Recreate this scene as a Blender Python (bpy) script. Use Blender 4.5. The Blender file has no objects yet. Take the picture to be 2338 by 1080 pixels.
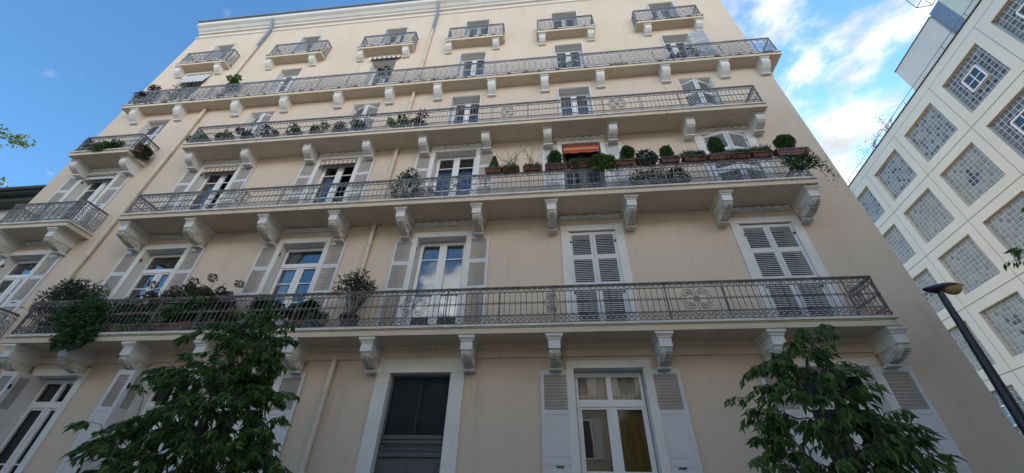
import bpy, math, random
import numpy as np
from mathutils import Matrix, Vector
R = math.radians
rnd = random.Random(7)
nrs = np.random.RandomState(11)
sc = bpy.context.scene
COL = sc.collection

# ------------------------------------------------------------------ camera
cam = bpy.data.cameras.new('camera'); camo = bpy.data.objects.new('camera', cam); COL.objects.link(camo)
rt = (0.9947348, -0.0432997, -0.0928856) ; 
_M = [[0.9947348386601471, 0.10044175064997213, 0.020348353302909572],
      [-0.043299680772534876, 0.5918787741703982, -0.8048631277003211],
      [-0.09288561998914462, 0.7997443162742175, 0.593111532670135]]
camo.matrix_world = Matrix(((_M[0][0], -_M[1][0], -_M[2][0], 0), (_M[0][1], -_M[1][1], -_M[2][1], -8.0),
                            (_M[0][2], -_M[1][2], -_M[2][2], 1.6), (0, 0, 0, 1)))
cam.sensor_width = 36; cam.lens = 873.317 / 2338 * 36; cam.clip_end = 4000; cam.clip_start = 0.05
sc.camera = camo
# ------------------------------------------------------------------ light
SUN_EL, SUN_AZ = R(31), R(37)
sc.view_settings.view_transform = 'Standard'; sc.view_settings.look = 'None'
sc.view_settings.exposure = 1.66; sc.view_settings.gamma = 1
w = bpy.data.worlds.new('World'); sc.world = w; w.use_nodes = True
nt = w.node_tree; nt.nodes.clear()
def N(nt, t, **k):
    n = nt.nodes.new(t)
    for a, b in k.items():
        if a.startswith('i_'):
            key = a[2:]; key = int(key) if key.isdigit() else key.replace('_', ' ')
            n.inputs[key].default_value = b
        else: setattr(n, a, b)
    return n
def L(nt, a, b): nt.links.new(a, b)
sky = N(nt, 'ShaderNodeTexSky', sky_type='NISHITA', sun_disc=False, sun_elevation=SUN_EL, sun_rotation=SUN_AZ,
        altitude=50, air_density=1.0, dust_density=0.2, ozone_density=2.5)
tc = N(nt, 'ShaderNodeTexCoord')
def mth(nt, op, a, b=None, c=None, clamp=False):
    n = nt.nodes.new('ShaderNodeMath'); n.operation = op; n.use_clamp = clamp
    for i, x in enumerate((a, b, c)):
        if x is None: continue
        if isinstance(x, (int, float)): n.inputs[i].default_value = x
        else: L(nt, x, n.inputs[i])
    return n.outputs[0]
sep = N(nt, 'ShaderNodeSeparateXYZ'); L(nt, tc.outputs['Generated'], sep.inputs[0])
den = mth(nt, 'ADD', mth(nt, 'MAXIMUM', sep.outputs[2], 0.02), 0.12)
cx = mth(nt, 'DIVIDE', sep.outputs[0], den); cy = mth(nt, 'DIVIDE', sep.outputs[1], den)
cmb = N(nt, 'ShaderNodeCombineXYZ'); L(nt, cx, cmb.inputs[0]); L(nt, cy, cmb.inputs[1])
nz = N(nt, 'ShaderNodeTexNoise', i_Scale=4.6, i_Detail=12.0, i_Roughness=0.60, i_Distortion=0.1); L(nt, cmb.outputs[0], nz.inputs['Vector'])
def lobe(v, lo, hi, amt):
    d = N(nt, 'ShaderNodeVectorMath', operation='DOT_PRODUCT'); L(nt, tc.outputs['Generated'], d.inputs[0]); d.inputs[1].default_value = v
    m = N(nt, 'ShaderNodeMapRange', interpolation_type='SMOOTHSTEP'); L(nt, d.outputs['Value'], m.inputs[0])
    m.inputs[1].default_value = lo; m.inputs[2].default_value = hi; m.inputs[3].default_value = 0; m.inputs[4].default_value = amt
    return m.outputs[0]
bias = mth(nt, 'ADD', lobe((.55, .46, .70), .86, .975, .175), lobe((-.835, .36, .41), .992, .9995, .10))
bias = mth(nt, 'ADD', bias, lobe((.585, .62, .52), .975, .995, .05))
def ramp(v, lo, hi, a, b):
    m = N(nt, 'ShaderNodeMapRange', interpolation_type='SMOOTHSTEP'); L(nt, v, m.inputs[0])
    for i, q in enumerate((lo, hi, a, b)): m.inputs[i + 1].default_value = q
    return m.outputs[0]
fill_bank = mth(nt, 'MULTIPLY', ramp(sep.outputs[1], -.65, -.2, 1, 0), ramp(sep.outputs[2], .36, .72, 1, 0))   # added unseen bright cloud bank low behind the camera, lights the facade
fill_bank = mth(nt, 'MULTIPLY', fill_bank, ramp(sep.outputs[0], -.5, -.12, 0, 1))
bias = mth(nt, 'ADD', bias, mth(nt, 'MULTIPLY', fill_bank, .5))
cl = N(nt, 'ShaderNodeMapRange', interpolation_type='SMOOTHSTEP'); L(nt, mth(nt, 'ADD', nz.outputs[0], bias), cl.inputs[0])
cl.inputs[1].default_value = .605; cl.inputs[2].default_value = .80
mix = N(nt, 'ShaderNodeMix', data_type='RGBA'); L(nt, cl.outputs[0], mix.inputs[0])
skg = N(nt, 'ShaderNodeMix', data_type='RGBA', blend_type='MULTIPLY'); skg.inputs[0].default_value = 1
L(nt, sky.outputs[0], skg.inputs[6]); skg.inputs[7].default_value = (.53, .825, .945, 1)
L(nt, skg.outputs[2], mix.inputs[6]); nz2 = N(nt, 'ShaderNodeTexNoise', i_Scale=6.0, i_Detail=6.0, i_Roughness=.55); L(nt, cmb.outputs[0], nz2.inputs['Vector'])
cb = mth(nt, 'MULTIPLY_ADD', ramp(nz2.outputs[0], .35, .65, 0, 1), 1.9, 2.5)
cb = mth(nt, 'ADD', cb, mth(nt, 'MULTIPLY', fill_bank, 8.2))
cbc = N(nt, 'ShaderNodeCombineXYZ'); L(nt, cb, cbc.inputs[0]); L(nt, mth(nt, 'MULTIPLY', cb, 1.01), cbc.inputs[1]); L(nt, mth(nt, 'MULTIPLY', cb, 1.03), cbc.inputs[2])
L(nt, cbc.outputs[0], mix.inputs[7])
bg = N(nt, 'ShaderNodeBackground', i_Strength=0.1); L(nt, mix.outputs[2], bg.inputs[0])
wo = N(nt, 'ShaderNodeOutputWorld'); L(nt, bg.outputs[0], wo.inputs[0])
sl = bpy.data.lights.new('sun', 'SUN'); sl.energy = 4.0; sl.angle = R(0.5); sl.color = (1, .95, .87)
so = bpy.data.objects.new('sun', sl); COL.objects.link(so); so.location = (30, 40, 60)
sd = Vector((math.sin(SUN_AZ) * math.cos(SUN_EL), math.cos(SUN_AZ) * math.cos(SUN_EL), math.sin(SUN_EL)))
so.rotation_euler = (-sd).to_track_quat('-Z', 'Y').to_euler()

# ------------------------------------------------------------------ materials
def mat(name, col, rough=.7, col2=None, nscale=3.0, amt=1.0, stretch=(1, 1, 1), lo=.35, hi=.65, bump=0, bscale=60, metal=0, spec=.5,
        island=None, transl=0, col3=None, n3=20, lo3=.6, hi3=.7):
    m = bpy.data.materials.new(name); m.use_nodes = True; t = m.node_tree; t.nodes.clear()
    out = N(t, 'ShaderNodeOutputMaterial'); b = N(t, 'ShaderNodeBsdfPrincipled'); L(t, b.outputs[0], out.inputs[0])
    b.inputs['Base Color'].default_value = (*col, 1); b.inputs['Roughness'].default_value = rough; b.inputs['Metallic'].default_value = metal
    b.inputs['Specular IOR Level'].default_value = spec
    ge = N(t, 'ShaderNodeNewGeometry'); cur = None
    if col2:
        mp = N(t, 'ShaderNodeMapping'); L(t, ge.outputs['Position'], mp.inputs[0]); mp.inputs['Scale'].default_value = stretch
        n = N(t, 'ShaderNodeTexNoise', i_Scale=nscale, i_Detail=6.0, i_Roughness=.6); L(t, mp.outputs[0], n.inputs['Vector'])
        r = N(t, 'ShaderNodeMapRange'); L(t, n.outputs[0], r.inputs[0]); r.inputs[1].default_value = lo; r.inputs[2].default_value = hi; r.inputs[4].default_value = amt
        x = N(t, 'ShaderNodeMix', data_type='RGBA'); L(t, r.outputs[0], x.inputs[0]); x.inputs[6].default_value = (*col, 1); x.inputs[7].default_value = (*col2, 1)
        cur = x.outputs[2]
    if col3:
        mp = N(t, 'ShaderNodeMapping'); L(t, ge.outputs['Position'], mp.inputs[0]); mp.inputs['Scale'].default_value = (1, 1, .13)
        n = N(t, 'ShaderNodeTexNoise', i_Scale=n3, i_Detail=5.0, i_Roughness=.65); L(t, mp.outputs[0], n.inputs['Vector'])
        r = N(t, 'ShaderNodeMapRange'); L(t, n.outputs[0], r.inputs[0]); r.inputs[1].default_value = lo3; r.inputs[2].default_value = hi3
        x = N(t, 'ShaderNodeMix', data_type='RGBA'); L(t, r.outputs[0], x.inputs[0]); x.inputs[7].default_value = (*col3, 1)
        if cur: L(t, cur, x.inputs[6])
        else: x.inputs[6].default_value = (*col, 1)
        cur = x.outputs[2]
    if island:
        x = N(t, 'ShaderNodeValToRGB'); L(t, ge.outputs['Random Per Island'], x.inputs[0])
        e = x.color_ramp.elements; e[0].color = (*island[0], 1); e[1].color = (*island[-1], 1)
        for k, c in enumerate(island[1:-1]):
            q = e.new((k + 1) / (len(island) - 1)); q.color = (*c, 1)
        cur = x.outputs[0]
    if cur: L(t, cur, b.inputs['Base Color'])
    if bump:
        n = N(t, 'ShaderNodeTexNoise', i_Scale=bscale, i_Detail=4.0); L(t, ge.outputs['Position'], n.inputs['Vector'])
        bp = N(t, 'ShaderNodeBump', i_Strength=bump, i_Distance=.02); L(t, n.outputs[0], bp.inputs['Height']); L(t, bp.outputs[0], b.inputs['Normal'])
    if transl:
        tr = N(t, 'ShaderNodeBsdfTranslucent'); mx = N(t, 'ShaderNodeMixShader', i_0=transl)
        if cur: L(t, cur, tr.inputs[0])
        L(t, b.outputs[0], mx.inputs[1]); L(t, tr.outputs[0], mx.inputs[2]); L(t, mx.outputs[0], out.inputs[0])
    return m
def glassmat(name, tint=(.75, .8, .82), refl=1.9):
    m = bpy.data.materials.new(name); m.use_nodes = True; t = m.node_tree; t.nodes.clear()
    out = N(t, 'ShaderNodeOutputMaterial'); fr = N(t, 'ShaderNodeFresnel', i_IOR=refl)
    tr = N(t, 'ShaderNodeBsdfTransparent', i_0=(*tint, 1)); gl = N(t, 'ShaderNodeBsdfGlossy', i_Roughness=.01); gl.inputs[0].default_value = (.95, .97, 1, 1)
    mx = N(t, 'ShaderNodeMixShader'); L(t, fr.outputs[0], mx.inputs[0]); L(t, tr.outputs[0], mx.inputs[1]); L(t, gl.outputs[0], mx.inputs[2]); L(t, mx.outputs[0], out.inputs[0])
    ge = N(t, 'ShaderNodeNewGeometry'); n = N(t, 'ShaderNodeTexNoise', i_Scale=1.7, i_Detail=1.0); L(t, ge.outputs['Position'], n.inputs['Vector'])
    bp = N(t, 'ShaderNodeBump', i_Strength=.05, i_Distance=.05); L(t, n.outputs[0], bp.inputs['Height']); L(t, bp.outputs[0], gl.inputs['Normal'])
    return m
M = {
 'plaster': mat('cream_plaster', (.685, .565, .44), .9, (.605, .495, .38), .5, .7, (1, 1, .5), .35, .7, bump=.25, bscale=90, spec=.2, col3=(.47, .395, .31), n3=3.6, lo3=.55, hi3=.92),
 'side': mat('side_plaster', (.66, .56, .44), .9, (.6, .5, .38), .6, .7, bump=.2, spec=.2),
 'soffit': mat('slab_plaster', (.71, .59, .44), .85, (.58, .48, .36), 1.3, .7, spec=.2, bump=.1, col3=(.30, .25, .19), n3=7, lo3=.62, hi3=.80),
 'trim': mat('white_trim', (.76, .73, .68), .7, (.68, .65, .60), 2.5, .8, spec=.3),
 'lip': mat('slab_edge', (.70, .66, .58), .8, (.46, .42, .36), 5, .8, (1, 1, 2), .45, .7, spec=.2),
 'lipdirty': mat('flaking_slab_edge', (.62, .60, .56), .9, (.10, .095, .09), 4.2, 1, (1, 1, .8), .50, .58, spec=.2),
 'stone': mat('weathered_stone', (.70, .65, .57), .85, (.50, .46, .39), 6, .9, (1, 1, .6), .42, .68, bump=.5, bscale=30, spec=.2, col3=(.16, .15, .13), n3=14, lo3=.62, hi3=.74),
 'corbel': mat('painted_corbel', (.77, .745, .70), .8, (.66, .63, .57), 3, .8, spec=.25, bump=.1),
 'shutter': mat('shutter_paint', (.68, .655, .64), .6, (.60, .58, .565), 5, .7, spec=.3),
 'slat': mat('beige_slat', (.50, .455, .415), .7, (.42, .385, .35), 5, .8, spec=.2),  # slats browner and darker than the shutter frame
 'shutterw': mat('white_shutter_paint', (.70, .69, .69), .6, (.62, .61, .61), 5, .7, spec=.3),
 'shutterg': mat('grey_shutter_paint', (.48, .49, .51), .6, spec=.3),
 'frame': mat('window_paint', (.80, .79, .78), .45, (.74, .73, .72), 6, .6),
 'iron': mat('rusty_cast_iron', (.135, .12, .11), .75, (.25, .22, .195), 7, 1, lo=.42, hi=.66, spec=.3),
 'ironblue': mat('grey_cast_iron', (.22, .235, .27), .7, (.34, .34, .35), 6, 1, lo=.45, hi=.66, spec=.3),
 'ironmid': mat('worn_cast_iron', (.18, .175, .18), .72, (.31, .295, .285), 6, 1, lo=.42, hi=.66, spec=.3),
 'darkiron': mat('dark_iron', (.035, .035, .04), .6),
 'zinc': mat('zinc', (.20, .24, .31), .5, (.27, .30, .36), 5, .8, metal=.3),
 'pipe': mat('painted_pipe', (.70, .60, .47), .6, (.60, .50, .38), 4, .8),
 'glass': glassmat('window_glass', refl=2.3),
 'glassdark': glassmat('old_window_glass', (.6, .62, .63), 1.3), 'glassgf': glassmat('street_window_glass', (.8, .8, .78), 1.5),
 'curtain': mat('net_curtain', (.33, .35, .42), .9),
 'curtaind_refl': mat('dark_curtain_and_reflection', (.06, .065, .075), .9), 'doorcloth': mat('grey_door_cloth', (.10, .107, .118), .9, (.08, .087, .098), 40, 1),
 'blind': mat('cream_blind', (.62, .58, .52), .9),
 'ochre_refl': mat('ochre_pane_reflection', (.26, .20, .07), .9),  # yellow-brown reflection of the house opposite, painted as a sheet behind the pane
 'voile': mat('white_voile', (.6, .62, .66), .9),
 'room': mat('dark_room', (.03, .03, .03), .9),
 'door': mat('door_wood', (.09, .092, .102), .5, (.07, .072, .08), 8, .8),
 'orange': mat('orange_canvas', (.45, .10, .045), .85), 'salmon': mat('salmon_canvas', (.62, .26, .15), .85), 'red': mat('red_canvas', (.42, .07, .04), .85),
 'cream': mat('cream_canvas', (.70, .64, .54), .85), 'tan': mat('tan_canvas', (.45, .30, .18), .85),
 'stripew': mat('white_canvas', (.72, .71, .68), .85), 'stripeg': mat('grey_canvas', (.36, .36, .37), .85), 'striped': mat('brown_canvas', (.17, .13, .11), .85),
 'terra': mat('terracotta_plastic', (.24, .085, .055), .8, (.13, .065, .05), 9, 1, lo=.4, hi=.6), 'terrad': mat('dark_red_plastic', (.15, .035, .045), .5, (.10, .03, .035), 9, .8),
 'potd': mat('dark_pot', (.06, .055, .05), .7), 'soil': mat('soil', (.04, .03, .02), 1), 'potw': mat('pale_pot', (.5, .48, .45), .7),
 'leaf': mat('tree_leaf', (.05, .09, .03), .5, island=((.05, .10, .035), (.09, .17, .05), (.13, .225, .065), (.20, .29, .095)), transl=.45, spec=.3),
 'leafsun': mat('plane_leaf', (.1, .14, .03), .5, island=((.05, .09, .02), (.09, .13, .03), (.16, .17, .04)), transl=.4),
 'ivy': mat('ivy_leaf', (.03, .07, .03), .45, island=((.03, .075, .028), (.055, .125, .042), (.09, .17, .06)), transl=.3, spec=.3),
 'olive': mat('oleander_leaf', (.05, .07, .04), .5, island=((.025, .035, .022), (.05, .068, .04), (.085, .10, .065)), transl=.2),
 'conifer': mat('conifer_leaf', (.03, .07, .03), .7, island=((.05, .10, .035), (.085, .16, .055), (.14, .22, .075)), transl=.3, spec=.15),
 'lime': mat('bright_leaf', (.08, .13, .03), .6, island=((.055, .10, .025), (.10, .17, .04), (.15, .22, .06)), transl=.25, spec=.2),
 'dry': mat('dry_leaf', (.1, .09, .04), .7, island=((.06, .08, .03), (.10, .125, .05), (.15, .14, .06)), transl=.25),
 'purple': mat('purple_leaf', (.03, .02, .03), .6, island=((.02, .012, .02), (.045, .02, .03), (.06, .035, .03)), transl=.1),
 'hydr': mat('faded_hydrangea', (.2, .13, .13), .8, island=((.06, .04, .035), (.11, .07, .065), (.15, .11, .10), (.08, .075, .045)), transl=.15),
 'silver': mat('silver_leaf', (.2, .22, .2), .7, island=((.10, .13, .11), (.2, .23, .2), (.3, .33, .3)), transl=.15),
 'flower': mat('white_flower', (.6, .58, .6), .7, island=((.45, .40, .45), (.65, .62, .65)), transl=.2),
 'twig': mat('twig', (.09, .07, .05), .9), 'bark': mat('tree_bark', (.07, .06, .05), .9, (.04, .035, .03), 14, 1, (1, 1, .3), bump=.5),
 'panel': mat('cast_concrete', (.67, .645, .575), .8, (.62, .595, .525), .8, .8, bump=.1, spec=.2, col3=(.60, .57, .50), n3=1.3, lo3=.6, hi3=.85),
 'render': mat('pale_render', (.62, .58, .54), .9, (.57, .53, .49), 1.0, .8, spec=.2), 'renderg': mat('grey_render', (.60, .60, .52), .9, (.56, .56, .48), 1.0, .8, spec=.2),
 'groove': mat('joint', (.20, .19, .17), .9), 'mortar': mat('block_mortar', (.40, .42, .42), .8), 'brass': mat('rusty_flashing', (.42, .30, .13), .6),
 'block': mat('glass_block', (.25, .3, .32), .12, island=((.19, .215, .22), (.24, .265, .265), (.31, .33, .325), (.15, .175, .19)), spec=.6),
 'blockb': mat('blue_glass_block', (.1, .13, .18), .12, island=((.09, .11, .15), (.12, .145, .185), (.17, .195, .23)), spec=.6),
 'blockdk': mat('dark_glass_block', (.05, .06, .08), .12, island=((.035, .045, .065), (.07, .085, .11)), spec=.6),
 'asphalt': mat('asphalt', (.055, .055, .055), .9, (.08, .08, .078), 3, .8, bump=.3), 'paving': mat('paving', (.20, .19, .175), .85, (.16, .15, .14), 2.5, .9), 'kerb': mat('kerb_stone', (.38, .36, .33), .8),
 'paint': mat('road_paint', (.7, .7, .68), .7),
 'rooftile': mat('roof_tile', (.16, .10, .07), .85, (.11, .07, .055), 5, .9), 'eave': mat('dark_green_eave', (.045, .06, .055), .6), 'palewall': mat('pale_wall', (.56, .53, .47), .9, (.50, .47, .42), 1.2, .8),
 'sandwall': mat('sand_wall', (.36, .33, .29), .9, (.32, .29, .25), 1.2, .8),
 'greywall': mat('grey_stone_wall', (.34, .335, .33), .9, (.30, .295, .29), 1.2, .8),
 'lampblack': mat('black_paint', (.018, .02, .03), .35), 'lampglass': mat('lamp_bowl', (.50, .33, .13), .25, (.40, .26, .10), 6, .8, spec=.6),
}

# ------------------------------------------------------------------ mesh helpers
class MB:
    def __init__(s): s.v = []; s.f = []; s.m = []; s.sm = []
    def add(s, vs, fs, mi=0, sm=False):
        o = len(s.v); s.v.extend([tuple(float(c) for c in v) for v in vs])
        s.f.extend([tuple(i + o for i in f) for f in fs]); s.m.extend([mi] * len(fs)); s.sm.extend([sm] * len(fs)); return s
    def box(s, x0, x1, y0, y1, z0, z1, mi=0):
        return s.add([(x0, y0, z0), (x1, y0, z0), (x1, y1, z0), (x0, y1, z0), (x0, y0, z1), (x1, y0, z1), (x1, y1, z1), (x0, y1, z1)],
              [(0, 3, 2, 1), (4, 5, 6, 7), (0, 1, 5, 4), (1, 2, 6, 5), (2, 3, 7, 6), (3, 0, 4, 7)], mi)
    def prismx(s, prof, x0, x1, mi=0, sm=False):   # prof: list of (y,z)
        n = len(prof); vs = [(x0, y, z) for y, z in prof] + [(x1, y, z) for y, z in prof]
        fs = [(i, (i + 1) % n, n + (i + 1) % n, n + i) for i in range(n)]
        s.add(vs, fs, mi, sm); return s.add(vs, [tuple(range(n))[::-1], tuple(range(n, 2 * n))], mi)
    def tube(s, pts, r, k=6, mi=0, sm=True, cap=True):
        pts = [Vector(p) for p in pts]; n = len(pts); rs = r if isinstance(r, (list, tuple)) else [r] * n
        vs = []; up = None
        for i, p in enumerate(pts):
            t = (pts[min(i + 1, n - 1)] - pts[max(i - 1, 0)]).normalized()
            a = t.orthogonal().normalized() if up is None else (up - t * up.dot(t)).normalized()
            up = a; b = t.cross(a)
            vs += [p + (a * math.cos(2 * math.pi * j / k) + b * math.sin(2 * math.pi * j / k)) * rs[i] for j in range(k)]
        fs = [(i * k + j, i * k + (j + 1) % k, (i + 1) * k + (j + 1) % k, (i + 1) * k + j) for i in range(n - 1) for j in range(k)]
        s.add(vs, fs, mi, sm)
        if cap: s.add(vs[:k], [tuple(range(k))[::-1]], mi); s.add(vs[-k:], [tuple(range(k))], mi)
        return s
    def build(s, name, mats, parent=None, loc=None):
        me = bpy.data.meshes.new(name)
        off = Vector(loc) if loc else Vector((0, 0, 0))
        me.from_pydata([tuple(Vector(v) - off) for v in s.v] if loc else s.v, [], s.f)
        for m in (mats if isinstance(mats, (list, tuple)) else [mats]): me.materials.append(M[m])
        me.polygons.foreach_set('material_index', s.m); me.polygons.foreach_set('use_smooth', s.sm); me.update()
        o = bpy.data.objects.new(name, me); COL.objects.link(o)
        if loc: o.location = off
        if parent is not None:
            o.parent = parent
            p = parent; t = Vector((0, 0, 0))
            while p is not None: t += Vector(p.location); p = p.parent
            o.location = off - t
        return o
def tag(o, label=None, cat=None, group=None, kind=None):
    if label: o['label'] = label
    if cat: o['category'] = cat
    if group: o['group'] = group
    if kind: o['kind'] = kind
    return o
def empty(name, loc, label, cat, group=None):
    o = bpy.data.objects.new(name, None); COL.objects.link(o); o.location = loc; o.empty_display_size = .3
    return tag(o, label, cat, group)

def leaves(mb, P, D, ln, wd, mi=0, fold=.25, jit=.25):
    """leaf blades: base points P, directions D (n,3)"""
    P = np.asarray(P, float); D = np.asarray(D, float); n = len(P)
    D = D / np.linalg.norm(D, axis=1)[:, None]
    u = nrs.normal(size=(n, 3)); s = np.cross(D, u); s /= np.linalg.norm(s, axis=1)[:, None] + 1e-9
    q = np.cross(s, D)
    l = ln * (1 + jit * nrs.uniform(-1, 1, n))[:, None]; w_ = wd * (1 + jit * nrs.uniform(-1, 1, n))[:, None]
    mid = P + D * l * .45; b = mid + q * w_ * fold
    tip = P + D * l - q * l * .08
    vs = np.stack([P, b - s * w_ * .5 + q * w_ * fold, tip, b + s * w_ * .5 + q * w_ * fold, mid], 1).reshape(-1, 3)
    base = np.arange(n) * 5; fs = []
    for i in base: fs += [(i, i + 4, i + 1), (i + 1, i + 4, i + 2), (i, i + 3, i + 4), (i + 4, i + 3, i + 2)]
    return mb.add(vs, fs, mi, False)
def blob(mb, c, r, n, ln, wd, mi=0, shell=.5, droop=0.0, out=1.0, fold=.25):
    """leaves through an ellipsoid, uneven"""
    u = nrs.normal(size=(n, 3)); u /= np.linalg.norm(u, axis=1)[:, None]
    rad = (shell + (1 - shell) * nrs.uniform(0, 1, n)) ** .7 * (1 + .18 * np.sin(u[:, 0] * 5 + c[0] * 3) * np.cos(u[:, 2] * 4 + c[1]))
    P = np.array(c) + u * rad[:, None] * np.array(r)
    D = u * out + nrs.normal(size=(n, 3)) * .7 + np.array([0, 0, -droop])
    return leaves(mb, P, D, ln, wd, mi, fold)

# ------------------------------------------------------------------ setting: ground
g = MB().box(-400, 400, -400, 600, -.3, -.15); tag(g.build('road', 'asphalt'), kind='structure')
g = MB().box(-60, 9.2, -5.6, 0, -.149, 0); g.box(7.85, 9.2, 0, 30, -.149, 0); tag(g.build('pavement', 'paving'), kind='structure')
g = MB().box(-60, 9.35, -5.78, -5.603, -.149, .006); g.box(9.203, 9.35, -5.6, 30, -.149, .006); tag(g.build('kerb', 'kerb'), kind='structure')

# ------------------------------------------------------------------ the apartment building
XL, XR, ZT = -17.35, 7.78, 21.85
apt = empty('apartment_building', (-4.8, 0, 0), 'tall cream apartment building with rows of long iron balconies and pale shutters', 'building')
C3 = [(-16.0, -14.77), (-11.5, -10.23), (-7.3, -6.05), (-3.45, -2.13), (.55, 1.71), (4.73, 5.94)]
CU = [(-15.65, -14.62), (-11.22, -10.22), (-7.08, -6.0), (-3.27, -2.18), (.58, 1.70), (4.76, 5.84)]
GF = [(-16.0, -14.77, 1.15, 4.07), (-12.02, -10.9, 1.15, 4.05), (-9.08, -7.95, 1.15, 4.07), (-7.28, -6.02, 1.15, 4.07), (-3.45, -2.14, .18, 4.03), (.41, 1.79, 1.15, 4.09), (4.62, 5.98, 1.15, 4.07)]
ST = [(0, 4.7, GF), (4.7, 8.2, [(a, b, 4.83, 7.59) for a, b in C3]), (8.2, 11.35, [(a, b, 8.36, 10.98) for a, b in C3]),
      (11.35, 14.5, [(a, b, 11.52, 14.05) for a, b in CU]), (14.5, 17.65, [(a, b, 14.68, 17.1) for a, b in CU]), (17.65, ZT, [(a, b, 17.82, 19.94) for a, b in CU])]
REC = [.2, .22, .22, .32, .32, .32]
wl = MB()
def quad(mb, x0, x1, z0, z1, y=0.0, mi=0): mb.add([(x0, y, z0), (x1, y, z0), (x1, y, z1), (x0, y, z1)], [(0, 1, 2, 3)], mi)
for (zb, zt, ops), rc in zip(ST, REC):
    x = XL
    for a, b, z0, z1 in ops:
        quad(wl, x, a, zb, zt); quad(wl, a, b, zb, z0); quad(wl, a, b, z1, zt); x = b
        d = rc + .12
        wl.add([(a, 0, z0), (a, 0, z1), (a, d, z1), (a, d, z0)], [(0, 1, 2, 3)], 1); wl.add([(b, 0, z0), (b, 0, z1), (b, d, z1), (b, d, z0)], [(3, 2, 1, 0)], 1)
        wl.add([(a, 0, z1), (b, 0, z1), (b, d, z1), (a, d, z1)], [(0, 1, 2, 3)], 1); wl.add([(a, 0, z0), (b, 0, z0), (b, d, z0), (a, d, z0)], [(3, 2, 1, 0)], 1)
    quad(wl, x, XR, zb, zt)
wl.add([(XR, 0, 0), (XR, 12, 0), (XR, 12, ZT), (XR, 0, ZT)], [(0, 1, 2, 3)], 0)
wl.add([(XL, 0, 0), (XL, 12, 0), (XL, 12, ZT), (XL, 0, ZT)], [(3, 2, 1, 0)], 0)
quad(wl, XR, XL, 0, ZT, 12)
wl.build('wall', ['plaster', 'trim'], apt)
# dark rooms behind the windows: floors at each storey so light does not run between them
rm = MB()
for zb, zt, ops in ST: rm.box(XL + .05, XR - .05, .36, 11.9, zb + .02, zb + .1)
rm.box(XL + .05, XR - .05, 3.2, 3.3, .2, ZT - .2)
rm.build('interior', 'room', apt)
rf = MB().box(XL - .05, XR + .05, -.05, 12.05, ZT + .001, ZT + .12); rf.add([(XL, .3, ZT + .12), (XR, .3, ZT + .12), (XR, 6, ZT + 1.3), (XL, 6, ZT + 1.3), (XL, 11.7, ZT + .12), (XR, 11.7, ZT + .12)], [(0, 1, 2, 3), (3, 2, 5, 4), (0, 3, 4), (1, 5, 2)])
rfo = rf.build('roof', 'zinc', apt)
ch = MB().box(-16.7, -15.9, .5, 1.3, ZT + .1, ZT + 1.0); ch.box(-16.75, -15.85, .45, 1.35, ZT + 1.0, ZT + 1.1); ch.build('chimney', 'soffit', rfo)
co = MB().prismx([(0, 20.85), (-.05, 20.87), (-.05, 20.95), (0, 20.97)], XL, XR)
co.prismx([(0, 21.22), (-.08, 21.24), (-.10, 21.32), (-.17, 21.36), (-.25, 21.46), (-.34, 21.52), (-.38, 21.56), (-.38, 21.76), (-.36, 21.8), (0, 21.8)], XL, XR)
co.prismx([(-.36, 21.803), (-.46, 21.806), (-.47, 21.86), (-.36, 21.87), (-.02, 21.9), (-.02, 21.803)], XL, XR, 1)
co.build('cornice', ['trim', 'zinc'], apt)
fz = MB().prismx([(0, 4.33), (-.045, 4.335), (-.045, 4.46), (-.06, 4.465), (-.06, 4.49), (-.045, 4.495), (-.085, 4.53), (-.10, 4.6), (0, 4.6)], XL, 6.55); fz.build('string_course', 'soffit', apt)

# downpipes
def downpipe(x, zlist):
    p = MB()
    for a, b in zlist:
        p.tube([(x, -.09, a), (x, -.09, b)], .055, 10, 0); z = b - .7
        while z > a + .3: p.tube([(x, -.09, z), (x, -.09, z + .07)], .068, 10, 0); p.box(x - .012, x + .012, -.03, 0, z + .02, z + .05); z -= 1.9
    p.tube([(x, -.09, 19.2), (x, -.09, 20.9), (x, -.2, 21.2), (x, -.34, 21.5)], .062, 10, 1)
    p.tube([(x, -.09, 19.15), (x, -.09, 19.25)], .075, 10, 0)
    p.build('downpipe', ['pipe', 'zinc'], apt)
downpipe(-13.25, [(0, 8.1), (8.1, 14.42), (14.65, 19.2)])
downpipe(-4.75, [(0, 4.33), (4.8, 8.11), (8.31, 11.27), (11.47, 14.42), (14.65, 19.2)])

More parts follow.
